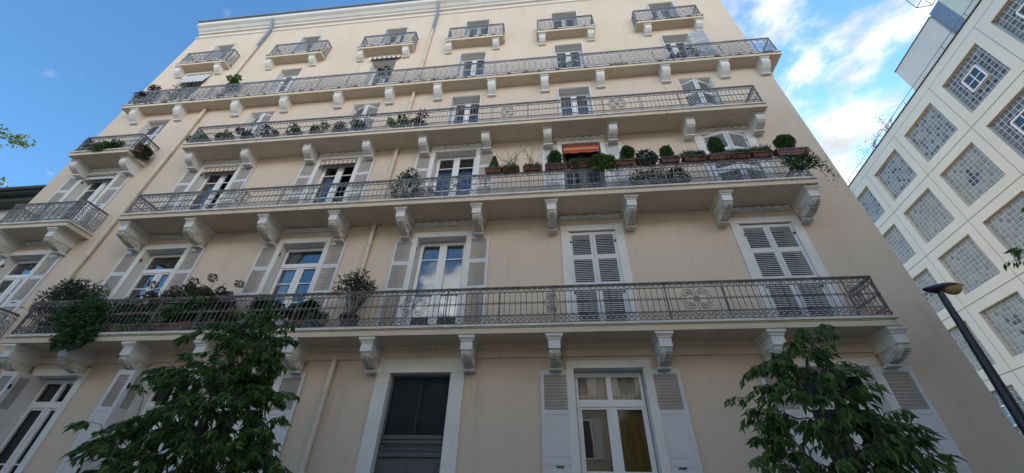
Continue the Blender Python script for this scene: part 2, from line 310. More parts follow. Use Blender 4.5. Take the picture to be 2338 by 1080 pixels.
# ---- windows
def surround(mb, a, b, z0, z1, side=.2, head=.16, t=.035):
    mb.box(a - side, a - .001, -t, -.001, z0, z1); mb.box(b + .001, b + side, -t, -.001, z0, z1)
    mb.box(a - side, b + side, -t - .004, -.001, z1 + .001, z1 + head)
    mb.box(a - .02, b + .02, -t - .02, -t - .005, z1 + .002, z1 + .035)
def sash(mb, a, b, z0, z1, y, transom=None, bars=(), tbars=False, mid=True):
    e = .055; t = .05
    mb.box(a, a + e, y, y + t, z0, z1); mb.box(b - e, b, y, y + t, z0, z1); mb.box(a + e, b - e, y + .001, y + t, z1 - e, z1); mb.box(a + e, b - e, y + .001, y + t, z0, z0 + .09)
    top = z1 - e
    if transom:
        mb.box(a + e, b - e, y - .03, y + t, transom - .05, transom + .05); top = transom - .05
        mb.box(a + e, b - e, y - .005, y + t - .01, transom + .051, transom + .085); mb.box(a + e, b - e, y - .005, y + t - .01, z1 - e - .04, z1 - e - .001)
    m = (a + b) / 2
    if mid:
        mb.box(m - .065, m + .065, y - .012, y + t - .001, z0 + .09, top - .001); mb.box(m - .022, m + .022, y - .03, y - .013, z0 + .09, top - .001)
        if tbars: mb.box(m - .05, m + .05, y - .012, y + t - .001, transom + .051, z1 - e - .001)
    for x0, x1 in ((a + e, m - .065), (m + .065, b - e)):
        mb.box(x0, x0 + .035, y - .006, y + t - .006, z0 + .09, top - .001); mb.box(x1 - .035, x1, y - .006, y + t - .006, z0 + .09, top - .001)
        mb.box(x0 + .035, x1 - .035, y - .006, y + t - .006, top - .045, top - .001)
        for z in bars: mb.box(x0 + .035, x1 - .035, y + .004, y + t - .012, z - .014, z + .014)
def wavy(mb, a, b, z0, z1, y, mi=0, folds=9, amp=.03):
    n = folds * 6; vs = []
    for i in range(n + 1):
        x = a + (b - a) * i / n; yy = y + amp * math.sin(i / 6 * 2 * math.pi) + amp * .4 * math.sin(i * .37)
        vs += [(x, yy, z0), (x, yy * .9 + y * .1, z1)]
    mb.add(vs, [(2 * i, 2 * i + 2, 2 * i + 3, 2 * i + 1) for i in range(n)], mi, True)
def shutter(parent, xh, side, z0, z1, w_, ang, y=-.012, fields=(), solid=(), mt='shutter', label=None, gap=.066, name='shutter', sl=.026):
    """leaf hinged at xh; side 'L' closes towards +X, 'R' towards -X; ang = degrees opened"""
    mb = MB(); t = .038; st = .065; h = z1 - z0
    def bx(u0, u1, n0, n1, za, zb): mb.box(u0, u1, n0, n1, za, zb)
    bx(0, st, 0, t, z0, z1); bx(w_ - st, w_, 0, t, z0, z1)
    allf = sorted(list(fields) + list(solid)); edges = [z0] + [q for f in allf for q in f] + [z1]
    for i in range(0, len(edges), 2): bx(st, w_ - st, .001, t - .001, edges[i], edges[i + 1])
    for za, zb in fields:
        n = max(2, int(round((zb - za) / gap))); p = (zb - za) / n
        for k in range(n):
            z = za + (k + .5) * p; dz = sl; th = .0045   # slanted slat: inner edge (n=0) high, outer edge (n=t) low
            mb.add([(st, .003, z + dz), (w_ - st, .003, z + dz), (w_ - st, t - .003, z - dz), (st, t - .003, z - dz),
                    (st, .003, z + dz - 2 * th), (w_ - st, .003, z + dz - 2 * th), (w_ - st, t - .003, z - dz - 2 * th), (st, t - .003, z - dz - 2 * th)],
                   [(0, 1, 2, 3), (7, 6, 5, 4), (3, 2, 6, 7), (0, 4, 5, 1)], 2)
    for za, zb in solid:
        bx(st, w_ - st, .010, t - .010, za, zb); bx(st + .05, w_ - st - .05, .004, .0099, za + .05, zb - .05); bx(st + .05, w_ - st - .05, t - .0099, t - .004, za + .05, zb - .05)
    for z in (z0 + .35 * h, z1 - .12 * h): mb.box(-.02, .05, t, t + .014, z, z + .06, 1); mb.box(-.025, -.002, .0, t, z - .02, z + .08, 1)
    zc = z0 + .06
    mb.box(w_ * .42, w_ * .62, -.018, -.001, zc + h * .40, zc + h * .40 + .022, 1)
    a = R(ang); sgn = 1 if side == 'L' else -1
    ux, uy = math.cos(a), -math.sin(a); nx, ny = -math.sin(a), -math.cos(a)
    mb.v = [(xh + sgn * (u * ux + n * nx), y + u * uy + n * ny, z) for u, n, z in mb.v]
    if sgn < 0: mb.f = [f[::-1] for f in mb.f]
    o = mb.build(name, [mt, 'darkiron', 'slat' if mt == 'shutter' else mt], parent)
    if label: tag(o, label)
    return o
def awning(parent, a, b, z, proj, drop, mats, n=10, y=-.03, label=None, val=.1):
    mb = MB(); w_ = (b - a) / n
    for i in range(n):
        x0, x1 = a + i * w_, a + (i + 1) * w_; mi = i % len(mats)
        mb.add([(x0, y, z), (x1, y, z), (x1, y - proj, z - drop), (x0, y - proj, z - drop), (x0, y - proj, z - drop - val), (x1, y - proj, z - drop - val)], [(0, 3, 2, 1), (3, 4, 5, 2)], mi)
    mb.tube([(a, y - proj + .015, z - drop), (b, y - proj + .015, z - drop)], .016, 6, len(mats)); mb.tube([(a, y - .03, z + .02), (b, y - .03, z + .02)], .04, 8, len(mats) + 1)
    o = mb.build('awning', list(mats) + ['darkiron', mats[0]], parent)
    if label: tag(o, label)
def window(a, b, z0, z1, rc, transom=None, bars=(), tbars=False, surr=None, closed=False, pane='glass', curtain=None, sill=False, openleaf=False, frame='frame', cfrac=(0, 1, 0, 1)):
    s = MB()
    if surr: surround(s, a, b, z0, z1, *surr)
    else:
        s.box(a, a + .02, .02, rc + .05, z0, z1 - .021); s.box(b - .02, b, .02, rc + .05, z0, z1 - .021); s.box(a, b, .02, rc + .05, z1 - .02, z1)
    if sill: s.box(a - .15, b + .15, -.12, .1, z0 - .12, z0 - .001)
    wn = s.build('window', 'trim', apt)
    if not closed:
        f = MB(); sash(f, a + .021, b - .021, z0, z1 - .021, rc, transom, bars, tbars); f.build('casement', frame, wn)
        if openleaf: pass
        p = MB(); quad(p, a + .03, (a + b) / 2 if openleaf else b - .03, z0 + .05, z1 - .05, rc + .03); p.build('glass_pane', pane, wn)
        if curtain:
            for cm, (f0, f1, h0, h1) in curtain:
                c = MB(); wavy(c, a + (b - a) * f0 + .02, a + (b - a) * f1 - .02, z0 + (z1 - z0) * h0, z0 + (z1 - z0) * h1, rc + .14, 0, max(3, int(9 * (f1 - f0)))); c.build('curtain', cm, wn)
    return wn
GFX = 'shutter'
def lower_fields(z0, z1):   # french window shutter: three louvred fields
    return [(z0 + .08, z0 + (z1 - z0) * .385), (z0 + (z1 - z0) * .455, z0 + (z1 - z0) * .70), (z0 + (z1 - z0) * .745, z1 - .075)]
# --- street floor
def gshut(wn, xh, side, ang, w_=.66, z0=1.1, z1=4.06, **k):
    return shutter(wn, xh, side, z0, z1, w_, ang, fields=[(3.30, z1 - .10)], solid=[(2.46, 3.22), (1.2, 2.38)], gap=.062, **k)
for i, (a, b, z0, z1) in enumerate(GF):
    if i == 4: continue
    cur = {5: [('blind', (0, 1, .79, 1)), ('ochre_refl', (.5, 1, 0, .78)), ('curtaind_refl', (.0, .5, 0, .78))], 1: [('curtaind_refl', (.0, .35, .0, 1))]}.get(i, [('curtaind_refl', (0, .4, 0, 1))])  # window right of the door: ochre and dark sheets paint in pane reflections
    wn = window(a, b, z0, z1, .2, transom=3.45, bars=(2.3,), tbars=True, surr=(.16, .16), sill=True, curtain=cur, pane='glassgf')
    if i in (1, 2):
        shutter(wn, a - .01, 'L', 1.1, 4.06, .32, 96, y=-.02, fields=[(3.30, 3.96)], solid=[(2.46, 3.22), (1.2, 2.38)], gap=.062, label='narrow inner shutter leaf swung out from the wall')
        shutter(wn, a - .05, 'L', 1.1, 4.06, .36, 172, y=-.36, fields=[(3.30, 3.96)], solid=[(2.46, 3.22), (1.2, 2.38)], gap=.062, label='outer shutter leaf folded back, slots showing')
    else:
        gshut(wn, a - .02, 'L', 176)
    if i not in (1, 2): gshut(wn, b + .02, 'R', 176)
# --- door
s = MB(); a, b, z0, z1 = GF[4]; surround(s, a, b, 0, z1, .29, .30, .05); dr = s.build('door', 'trim', apt)
d = MB(); y = .12
d.box(a + .001, a + .05, y, y + .08, .05, z1 - .001); d.box(b - .05, b - .001, y, y + .08, .05, z1 - .001); d.box(a + .05, b - .05, y + .001, y + .08, z1 - .05, z1 - .002)
d.box(a + .05, b - .05, y - .05, y + .08, 2.80, 2.87); d.box(a + .05, b - .05, y - .07, y + .05, 2.72, 2.76); d.box(a + .05, b - .05, y - .02, y + .08, 2.54, 2.799)
d.box(a + .05, b - .05, y - .05, y + .05, 2.50, 2.54)
n = 26
for k in range(n):
    x = a + .08 + (b - a - .16) * (k + .5) / n; d.tube([(x, y - .022, 2.585), (x, y - .028, 2.60), (x, y - .022, 2.64)], [.012, .018, .012], 6, 0); d.box(x - .014, x + .014, y - .045, y - .021, 2.675, 2.715)
m = (a + b) / 2
d.box(a + .05, b - .05, y, y + .06, .05, 2.5)
for x0, x1 in ((a + .09, m - .03), (m + .03, b - .09)):
    for za, zb in ((1.45, 2.42), (.2, 1.3)):
        d.box(x0, x1, y - .02, y - .0005, za, zb); d.box(x0 + .06, x1 - .06, y - .035, y - .0205, za + .06, zb - .06)
d.box(m - .006, m + .006, y + .02, y + .05, 2.87, z1 - .05)
d.build('door_leaf', 'door', dr)
p = MB(); quad(p, a + .05, b - .05, 2.86, z1 - .04, y + .04); p.build('transom_pane', 'glassdark', dr)
c = MB(); wavy(c, a + .06, b - .06, 2.86, z1 - .05, y + .06, 0, 16, .006); c.build('curtain', 'doorcloth', dr)
# --- first balcony floor
Z0, Z1 = 4.83, 7.59
for i, (a, b) in enumerate(C3):
    if i in (0, 1, 2):
        wn = window(a, b, Z0, Z1, .2, transom=6.98, bars=(6.45, 5.9), surr=(.14, .17), curtain=[('curtaind_refl', (0, 1, 0, 1))] if i == 0 else [('voile', (0, .3, 0, 1))] if i == 2 else None)
    elif i == 3:
        wn = window(a, b, Z0, Z1, .2, bars=(7.03, 6.0), surr=(.14, .17), curtain=[('curtain', (0, 1, 0, 1))])
    else:
        wn = window(a, b, Z0, Z1, .2, surr=(.21, .19), closed=True)
    fl = lower_fields(Z0 + .04, Z1 - .03)
    if i < 4:
        shutter(wn, a - .015, 'L', Z0 + .04, Z1 - .03, .59, 177, fields=fl); shutter(wn, b + .015, 'R', Z0 + .04, Z1 - .03, .60, 177, fields=fl)
    else:
        h = (b - a) / 2 - .004
        shutter(wn, a, 'L', Z0 + .02, Z1 - .02, h, 0, y=.045, fields=fl, mt='shutterw', label='closed white louvred shutter leaf', gap=.05, sl=.0135); shutter(wn, b, 'R', Z0 + .02, Z1 - .02, h, 0, y=.045, fields=fl, mt='shutterw', label='closed white louvred shutter leaf', gap=.05, sl=.0135)
# --- second balcony floor
Z0, Z1 = 8.36, 10.98
for i, (a, b) in enumerate(C3):
    fl = lower_fields(Z0 + .04, Z1 - .03)
    if i == 5:
        wn = window(a, b, Z0, Z1, .2, surr=(.24, .2), closed=True); h = (b - a) / 2 / math.cos(R(17)) - .005
        for xh, sd_ in ((a, 'L'), (b, 'R')): shutter(wn, xh, sd_, Z0 + .02, Z1 - .02, h, 17, y=.04, fields=fl, mt='shutterw', label='white louvred shutter leaf pushed ajar', gap=.05, sl=.0135)
        continue
    wn = window(a, b, Z0, Z1, .2, bars=(10.45, 9.5), surr=(.14, .17), openleaf=i in (1, 2), curtain={3: [('curtaind_refl', (0, 1, 0, 1))], 4: [('curtaind_refl', (0, 1, 0, .9))]}.get(i), pane='glass' if i != 4 else 'glassdark', frame='frame' if i != 4 else 'door')
    shutter(wn, a - .015, 'L', Z0 + .04, Z1 - .03, .59, 177, fields=fl, mt='shutterw' if i == 4 else 'shutter'); shutter(wn, b + .015, 'R', Z0 + .04, Z1 - .03, .60, 177, fields=fl, mt='shutterw' if i == 4 else 'shutter')
    if i in (1, 2): awning(wn, a + .04, b - .04, Z1 - .03, .10, .06, ['cream', 'tan'], 15, y=.06, label='rolled beige striped awning', val=.14)
    if i == 0: awning(wn, a + .04, b - .04, Z1 - .06, .10, .06, ['stripew', 'stripew'], 2, y=.1, label='rolled grey awning', val=.06)
    if i == 4:
        mb = MB(); xa, xb = a + .04, b - .04; pr = [(.03, Z1 - .03, 2), (.01, Z1 - .09, 0), (-.005, Z1 - .17, 1), (-.02, Z1 - .25, 0), (-.035, Z1 - .33, 2), (-.04, Z1 - .43, 2)]
        for (y0, q0, mi), (y1, q1, _) in zip(pr, pr[1:]):
            nn = 12
            for k in range(nn):
                u0, u1 = xa + (xb - xa) * k / nn, xa + (xb - xa) * (k + 1) / nn; w0 = .018 * math.sin(k * 1.3) if q1 < Z1 - .3 else 0; w1 = .018 * math.sin(k * 1.3 + 1.3) if q1 < Z1 - .3 else 0
                mb.add([(u0, y0, q0), (u1, y0, q0), (u1, y1, q1 + w1), (u0, y1, q1 + w0)], [(0, 3, 2, 1)], mi)
        mb.tube([(xa, -.03, Z1 - .335), (xb, -.03, Z1 - .335)], .012, 6, 3); tag(mb.build('awning', ['orange', 'salmon', 'red', 'darkiron'], wn), 'orange awning with pale bands')
# --- upper floors
for fl_i, Z0, Z1 in ((3, 11.52, 14.05), (4, 14.68, 17.1), (5, 17.82, 19.94)):
    for i, (a, b) in enumerate(CU):
        fl = lower_fields(Z0 + .04, Z1 - .03); ajar = fl_i == 3 and i in (1, 2, 5); flat = fl_i == 3 and i == 0
        if ajar or flat:
            an = 22 if ajar else 2
            wn = window(a, b, Z0, Z1, .3, closed=True); h = (b - a) / 2 / math.cos(R(an)) - .005
            for xh, sd_ in ((a + .022, 'L'), (b - .022, 'R')): shutter(wn, xh, sd_, Z0 + .02, Z1 - .03, h - .02, an, y=.26 if ajar else .24, fields=fl, mt='shutterw' if ajar else 'shutterg', label='white louvred shutter leaf pushed ajar' if ajar else None, gap=.07)
        else:
            cur = [('curtaind_refl', (0, 1, 0, 1))] if not (fl_i == 3 and i == 4) else [('curtain', (0, 1, 0, 1))]
            wn = window(a, b, Z0, Z1, .3, bars=(Z1 - .75, Z0 + .8), curtain=cur if fl_i < 5 else [('curtaind_refl', (0, 1, 0, 1))], frame='frame' if fl_i < 5 else 'shutterg')
            if i >= 3 or fl_i == 5:
                for xh, sd_ in ((a + .024, 'L'), (b - .024, 'R')):
                    if fl_i == 4 and i == 5 and sd_ == 'R': shutter(wn, b + .02, 'R', Z0 + .02, Z1 - .03, .52, 165, y=-.012, fields=fl, mt='shutterg', label='grey shutter leaf opened against the wall', gap=.07)
                    else: shutter(wn, xh, sd_, Z0 + .02, Z1 - .03, .32, 90, y=.27, fields=fl, mt='shutterw', gap=.07)
        if fl_i == 4 and i == 0: awning(wn, a - .12, b + .1, Z1 + .16, .10, .66, ['stripew', 'stripeg'], 13, y=-.02, label='grey and white striped awning let down', val=.08)
        if fl_i == 4 and i == 2: awning(wn, a - .1, b + .15, Z1 + .12, .10, .05, ['stripew', 'striped'], 13, y=-.02, label='rolled brown and white striped awning', val=.12)

# ------------------------------------------------------------------ balconies
def ring(r, th, seg=10):
    vs = []; fs = []
    for i in range(seg):
        c, s_ = math.cos(2 * math.pi * i / seg), math.sin(2 * math.pi * i / seg)
        vs += [((r - th) * c, -th * .8, (r - th) * s_), ((r + th) * c, -th * .8, (r + th) * s_), ((r + th) * c, th * .8, (r + th) * s_), ((r - th) * c, th * .8, (r - th) * s_)]
    for i in range(seg):
        j = (i + 1) % seg; A = i * 4; B = j * 4
        for k in range(4): fs.append((A + k, A + (k + 1) % 4, B + (k + 1) % 4, B + k))
    return np.array(vs), fs
def lathe(prof, k=5):
    vs = [(r * math.cos(2 * math.pi * j / k), r * math.sin(2 * math.pi * j / k), z) for z, r in prof for j in range(k)]
    fs = [(i * k + j, i * k + (j + 1) % k, (i + 1) * k + (j + 1) % k, (i + 1) * k + j) for i in range(len(prof) - 1) for j in range(k)]
    return np.array(vs), fs
def spiral(mb, cu, cz, r0, r1, turns, a0, sgn, th=.007):
    n = max(8, int(14 * turns)); mb.tube([(cu + (r0 + (r1 - r0) * i / n) * math.cos(a0 + sgn * 2 * math.pi * turns * i / n), 0, cz + (r0 + (r1 - r0) * i / n) * math.sin(a0 + sgn * 2 * math.pi * turns * i / n)) for i in range(n + 1)], th, 4, 0, True)
def medallion(mb, u, z, w_, h):
    mb.tube([(u, 0, z - h * .5), (u, 0, z + h * .5)], .008, 4)
    vs, fs = ring(h * .10, .008); mb.add(vs + np.array([u, 0, z]), fs)
    for sx in (-1, 1):
        for sz in (-1, 1):
            mb.tube([(u + sx * w_ * t, 0, z + sz * h * (.05 + .38 * math.sin(t * 2 * math.pi))) for t in (.05, .13, .2, .28, .36, .42)], .008, 4)
            spiral(mb, u + sx * w_ * .40, z + sz * h * .08, h * .13, h * .03, 1.4, math.pi * .5 * sz, sx * sz)
            spiral(mb, u + sx * w_ * .16, z + sz * h * .33, h * .12, h * .02, 1.5, -math.pi * .5 * sz, -sx * sz)
            spiral(mb, u + sx * w_ * .26, z + sz * h * .22, h * .09, h * .02, 1.3, 0, sx * sz)
            mb.tube([(u + sx * .02, 0, z + sz * .02), (u + sx * w_ * .12, 0, z + sz * h * .18), (u + sx * w_ * .3, 0, z + sz * h * .34)], .007, 4)
        mb.tube([(u, 0, z), (u + sx * w_ * .5, 0, z)], .007, 4)
def run(length, zb, zt, style, sp=.115, meds=(), seed=0):
    mb = MB(); H = zt - zb
    def bar(z, h=.007, t=.008): mb.box(0, length, -t, t, z - h, z + h)
    mb.box(0, length, -.026, .026, zt - .022, zt); bar(zt - .035, .012, .012); bar(zb + .03)
    n = max(1, int(round(length / sp))); s_ = length / n
    def rep(vs, fs, us):
        for u in us: mb.add(vs + np.array([u, 0, 0]), fs)
    def clear(u): return all(abs(u - m) > w_ * .5 for m, w_ in meds)
    us = [(i + .5) * s_ for i in range(n)]; ub = [i * s_ for i in range(n + 1)]
    if style == 'spindle':
        zl, zu = zb + .20, zt - .13; bar(zu); bar(zl); h = zu - zl; zm = zl + h * .52
        bar(zm, .005, .006)
        r = .007
        prof = [(zl, r), (zl + .03, .011), (zl + .05, r), (zl + h * .2, r * .95), (zl + h * .25, .012), (zl + h * .29, r), (zl + h * .42, r * .95), (zm - .035, .013), (zm, .018), (zm + .035, .013), (zm + .06, r), (zl + h * .76, r * .9), (zl + h * .8, .012), (zl + h * .84, r), (zu - .05, r), (zu - .03, .011), (zu, r)]
        vs, fs = lathe(prof, 5); rep(vs, fs, [u for u in us if clear(u)])
        vs, fs = ring(.022, .0045, 8); rep(vs + np.array([0, 0, zm]), fs, [u for u in ub if clear(u)])
        vs, fs = ring(.036, .0055, 10); rep(vs + np.array([0, 0, zt - .085]), fs, us)
        vs, fs = ring(.018, .0045, 7); rep(vs + np.array([0, 0, zt - .075]), fs, ub)
        vs, fs = ring(.042, .0055, 10); rep(vs + np.array([0, 0, zb + .145]), fs, us)
        for u in ub[:-1]:
            mb.tube([(u, 0, zb + .035), (u + s_ * .5, 0, zb + .12), (u + s_, 0, zb + .035)], .0055, 4); mb.tube([(u, 0, zb + .19), (u + s_ * .5, 0, zb + .10), (u + s_, 0, zb + .19)], .005, 4)
        vs, fs = ring(.022, .0045, 8); rep(vs + np.array([0, 0, zb + .07]), fs, ub)
        for m, w_ in meds: medallion(mb, m, (zl + zu) / 2, w_, h)
    elif style == 'scroll':
        zl, zu = zb + .12, zt - .12; bar(zu); bar(zl); h = zu - zl; p = .21; k = max(1, int(round(length / p))); q = length / k
        for i in range(k + 1): mb.box(i * q - .007, i * q + .007, -.007, .007, zl, zu) if 0 <= i <= k else None
        vs, fs = ring(.066, .0075, 12); v2, f2 = ring(.036, .0065, 10)
        for i in range(k):
            u = (i + .5) * q
            mb.add(vs + np.array([u, 0, zl + h * .27]), fs); mb.add(vs + np.array([u, 0, zl + h * .73]), fs)
            mb.add(v2 + np.array([u, 0, zl + h * .5]), f2)
            for sx in (-1, 1):
                mb.tube([(u + sx * q * .5, 0, zl + h * .5), (u + sx * q * .33, 0, zl + h * .62), (u + sx * q * .2, 0, zl + h * .5), (u + sx * q * .33, 0, zl + h * .38), (u + sx * q * .5, 0, zl + h * .5)], .007, 4)
            mb.tube([(u - q * .5, 0, zl), (u, 0, zl + h * .3), (u + q * .5, 0, zl)], .006, 4); mb.tube([(u - q * .5, 0, zu), (u, 0, zu - h * .3), (u + q * .5, 0, zu)], .006, 4)
        vs, fs = ring(.035, .006, 8); rep(vs + np.array([0, 0, zt - .08]), fs, us); rep(vs + np.array([0, 0, zb + .075]), fs, us)
    for i in range(int(length / 1.15) + 1):
        u = min(length - .012, max(.012, i * 1.15)); mb.box(u - .011, u + .011, -.014, .014, zb, zt - .02); mb.box(u - .006, u + .006, .014, .12, zb + .02, zb + .035)
    return mb
def railing(parent, x0, x1, d, zb, zt, style, m, meds=(), sp=.115, ends=(1, 1), wrap=None):
    mb = MB(); ins = .05; xa, xb = x0 + ins, x1 - ins; y = -d + ins
    def put(r_, ox, oy, dx, dy):
        mb.add([(ox + u * dx - n * dy, oy + u * dy + n * dx, z) for u, n, z in r_.v], r_.f)
    put(run(xb - xa, zb, zt, style, sp, [(u - xa, w_) for u, w_ in meds]), xa, y, 1, 0)
    for e, x in zip(ends, (xa, xb)):
        if e: put(run(d - ins - .01, zb, zt, style, sp), x, y, 0, 1)
    if wrap: put(run(wrap + d - ins, zb, zt, style, sp), xb, y, 0, 1)
    return mb.build('railing', m, parent)
def slab(x0, x1, d, z, h=.2, lip='lip', wrap=None, loc=None):
    mb = MB()
    def lay(ov, za, zb, mi):
        mb.box(x0 - ov, x1 + ov, -d - ov, -.0005 if not wrap else -.0005, za, zb, mi)
        if wrap: mb.box(XR + .0005, x1 + ov, -.0004, wrap, za, zb, mi)
    lay(-.02, z, z + h * .50, 0); lay(-.05, z + h * .50 + .0005, z + h * .62, 0); lay(-.03, z + h * .62 + .0005, z + h * .74, 0); lay(0, z + h * .74 + .0005, z + h, 1)
    return mb.build('balcony', ['soffit', lip], apt)
def corbel_fancy(parent, x, z, w_=.235, d=.62):
    mb = MB(); h = w_ / 2
    def ab(ov, dd, za, zb): mb.box(x - h - ov, x + h + ov, -dd, -.002, z + za, z + zb, 0)
    ab(.055, d + .06, -.055, -.001); ab(.04, d + .045, -.075, -.0555); ab(.02, d + .02, -.115, -.0755)
    prof = [(-.002, -.1155), (-d, -.1155), (-d, -.29), (-d + .03, -.31), (-d + .05, -.315)]
    mb.prismx([(y, z + q) for y, q in prof] + [(-.002, z - .315)], x - h, x + h, 0)
    hw = h - .018; cv = []
    for y, q in ((-.05, -.3155), (-d + .04, -.3155), (-d + .045, -.35), (-d + .06, -.385), (-d + .10, -.415), (-d + .17, -.44), (-d + .24, -.475), (-d + .30, -.51), (-d + .36, -.525), (-.15, -.535), (-.05, -.54)): cv.append((y, z + q))
    mb.prismx(cv, x - hw, x + hw, 1)
    mb.box(x - h - .005, x + h + .005, -.20, -.002, z - .585, z - .5405, 0)
    for s_ in (-1, 1):     # volutes on both cheeks
        for (vy, vz, vr) in ((-d + .17, -.345, .085), (-.20, -.44, .075)):
            n = 14; vs = []
            xo = x + s_ * (hw - .002); x2 = x + s_ * (hw + .018)
            for k in range(n): vs.append((xo, vy + vr * math.cos(2 * math.pi * k / n), z + vz + vr * math.sin(2 * math.pi * k / n)))
            for k in range(n): vs.append((x2, vy + vr * .72 * math.cos(2 * math.pi * k / n), z + vz + vr * .72 * math.sin(2 * math.pi * k / n)))
            for k in range(n): vs.append((x2 - s_ * .012, vy + vr * .45 * math.cos(2 * math.pi * k / n), z + vz + vr * .45 * math.sin(2 * math.pi * k / n)))
            vs.append((x2 + s_ * .006, vy, z + vz))
            fs = [(k, (k + 1) % n, n + (k + 1) % n, n + k) for k in range(n)] + [(n + k, n + (k + 1) % n, 2 * n + (k + 1) % n, 2 * n + k) for k in range(n)] + [(2 * n + k, 2 * n + (k + 1) % n, 3 * n) for k in range(n)]
            mb.add(vs, fs if s_ < 0 else [f[::-1] for f in fs], 1)
    # carved leaf on the front
    pts = [(-d + .035, -.335), (-d + .035, -.37), (-d + .065, -.405), (-d + .12, -.435), (-d + .20, -.47), (-d + .27, -.51)]
    for k in (-1.5, -.75, 0, .75, 1.5):
        mb.tube([(x + k * hw * .5 * (1 - .35 * abs(i / 5 - .4)), y - .004, z + q) for i, (y, q) in enumerate(pts)], [.010, .020, .024, .022, .020, .012], 5, 1)
    for i in range(5):
        y, q = pts[i]
        for s_ in (-1, 1): mb.tube([(x + s_ * .01, y, z + q), (x + s_ * hw * .5, y - .03, z + q - .02), (x + s_ * hw * .85, y - .01, z + q - .045)], [.01, .017, .006], 5, 1)
    return mb.build('corbel', ['corbel', 'stone'], parent)
def corbel_plain(parent, x, z, w_, prof, lip):
    mb = MB(); mb.box(x - w_ / 2 - .03, x + w_ / 2 + .03, prof[1][0] - .03, -.002, z - .055, z - .001)
    mb.prismx([(y, z + q) for y, q in prof], x - w_ / 2, x + w_ / 2); y, q = lip
    mb.box(x - w_ / 2 - .025, x + w_ / 2 + .025, y, -.002, z + q - .045, z + q - .0005)
    mb.box(x - w_ / 2 - .002, x + w_ / 2 + .002, prof[1][0] - .002, -.002, z - .16, z - .145)
    return mb.build('corbel', 'corbel', parent)
P4 = ([(-.002, -.0555), (-.50, -.0555), (-.50, -.20), (-.47, -.27), (-.40, -.33), (-.28, -.38), (-.20, -.41), (-.002, -.41)], (-.22, -.41))
P5 = ([(-.002, -.0555), (-.34, -.0555), (-.34, -.24), (-.31, -.31), (-.22, -.42), (-.12, -.50), (-.08, -.54), (-.002, -.54)], (-.09, -.54))
P6 = ([(-.002, -.0555), (-.28, -.0555), (-.28, -.18), (-.25, -.25), (-.16, -.34), (-.09, -.38), (-.002, -.38)], (-.08, -.38))
PAIR = [(-16.1, -14.2), (-11.78, -9.78), (-7.62, -5.62), (-3.78, -1.78), (.13, 2.09), (4.32, 6.27)]
def dentils(x0, x1, z, parent):
    mb = MB(); mb.box(x0, x1, -.03, -.001, z - .145, z - .001); mb.box(x0, x1, -.05, -.0305, z - .145, z - .125); n = int((x1 - x0) / .23); s_ = (x1 - x0) / n
    for i in range(n):
        u = x0 + (i + .5) * s_; mb.add([(u - s_ * .42, -.031, z - .12), (u + s_ * .30, -.031, z - .12), (u + s_ * .42, -.031, z - .012), (u - s_ * .30, -.031, z - .012), (u - s_ * .30, -.085, z - .095), (u + s_ * .2, -.085, z - .095), (u + s_ * .28, -.085, z - .03), (u - s_ * .2, -.085, z - .03)],
              [(4, 5, 6, 7), (0, 1, 5, 4), (1, 2, 6, 5), (2, 3, 7, 6), (3, 0, 4, 7)])
    mb.build('frieze', 'corbel', parent)
# first floor
b2 = slab(-12.63, 6.43, .72, 4.6, .2)
railing(b2, -12.63, 6.43, .72, 4.80, 5.66, 'spindle', 'iron', meds=[(-9.0, .6), (-2.96, .62), (.02, .26), (2.95, .66), (6.0, .5)], sp=.118)
for x in (-12.38, -10.9, -9.35, -7.6, -5.55, -3.84, -1.73, .04, 2.17, 4.22, 6.32): corbel_fancy(b2, x, 4.6)
b2c = slab(-16.3, -13.9, .72, 4.6); railing(b2c, -16.3, -13.9, .72, 4.80, 5.66, 'scroll', 'ironmid')
for x in (-16.1, -14.25): corbel_fancy(b2c, x, 4.6)
# second floor
b3 = slab(-11.97, 6.42, .85, 8.11, .2)
railing(b3, -11.97, 6.42, .85, 8.31, 9.05, 'spindle', 'ironmid', meds=[(-8.5, .55), (-2.4, .55)], sp=.118)
for p in PAIR[1:]:
    for x in p: corbel_fancy(b3, x, 8.11, .23, .70)
    dentils(p[0] + .16, p[1] - .16, 8.11, b3)
b3c = slab(-16.3, -13.75, .72, 8.11, .2); railing(b3c, -16.3, -13.75, .72, 8.31, 9.08, 'scroll', 'ironmid')
for x in PAIR[0]: corbel_fancy(b3c, x, 8.11, .23, .6)
dentils(-15.9, -14.4, 8.11, b3c)
# third floor
b4 = slab(-11.99, 6.47, .72, 11.27, .2)
railing(b4, -11.99, 6.47, .72, 11.47, 12.36, 'spindle', 'ironmid', meds=[(-1.1, .5), (2.3, .6)], sp=.118)
b4c = slab(-16.23, -13.94, .72, 11.27, .2); railing(b4c, -16.23, -13.94, .72, 11.47, 12.24, 'spindle', 'ironmid', sp=.13)
for k, p in enumerate(PAIR):
    for x in p: corbel_plain(b4 if k else b4c, x, 11.27, .24, *P4)
    dentils(p[0] + .16, p[1] - .16, 11.27, b4 if k else b4c)
# fourth floor, runs round the right corner
b5 = slab(-16.7, 8.16, .43, 14.42, .2, 'lipdirty', wrap=5.5)
railing(b5, -16.7, 8.16, .43, 14.62, 15.55, 'scroll', 'ironblue', ends=(1, 0), wrap=5.5)
for p in PAIR + [(7.58,)]:
    for x in p: corbel_plain(b5, x, 14.42, .27, *P5)
mb = MB(); mb.box(XR + .002, XR + .30, .25, .52, 14.42 - .24, 14.419); mb.box(XR + .002, XR + .16, .25, .52, 13.9, 14.18); mb.build('corbel', 'corbel', b5)
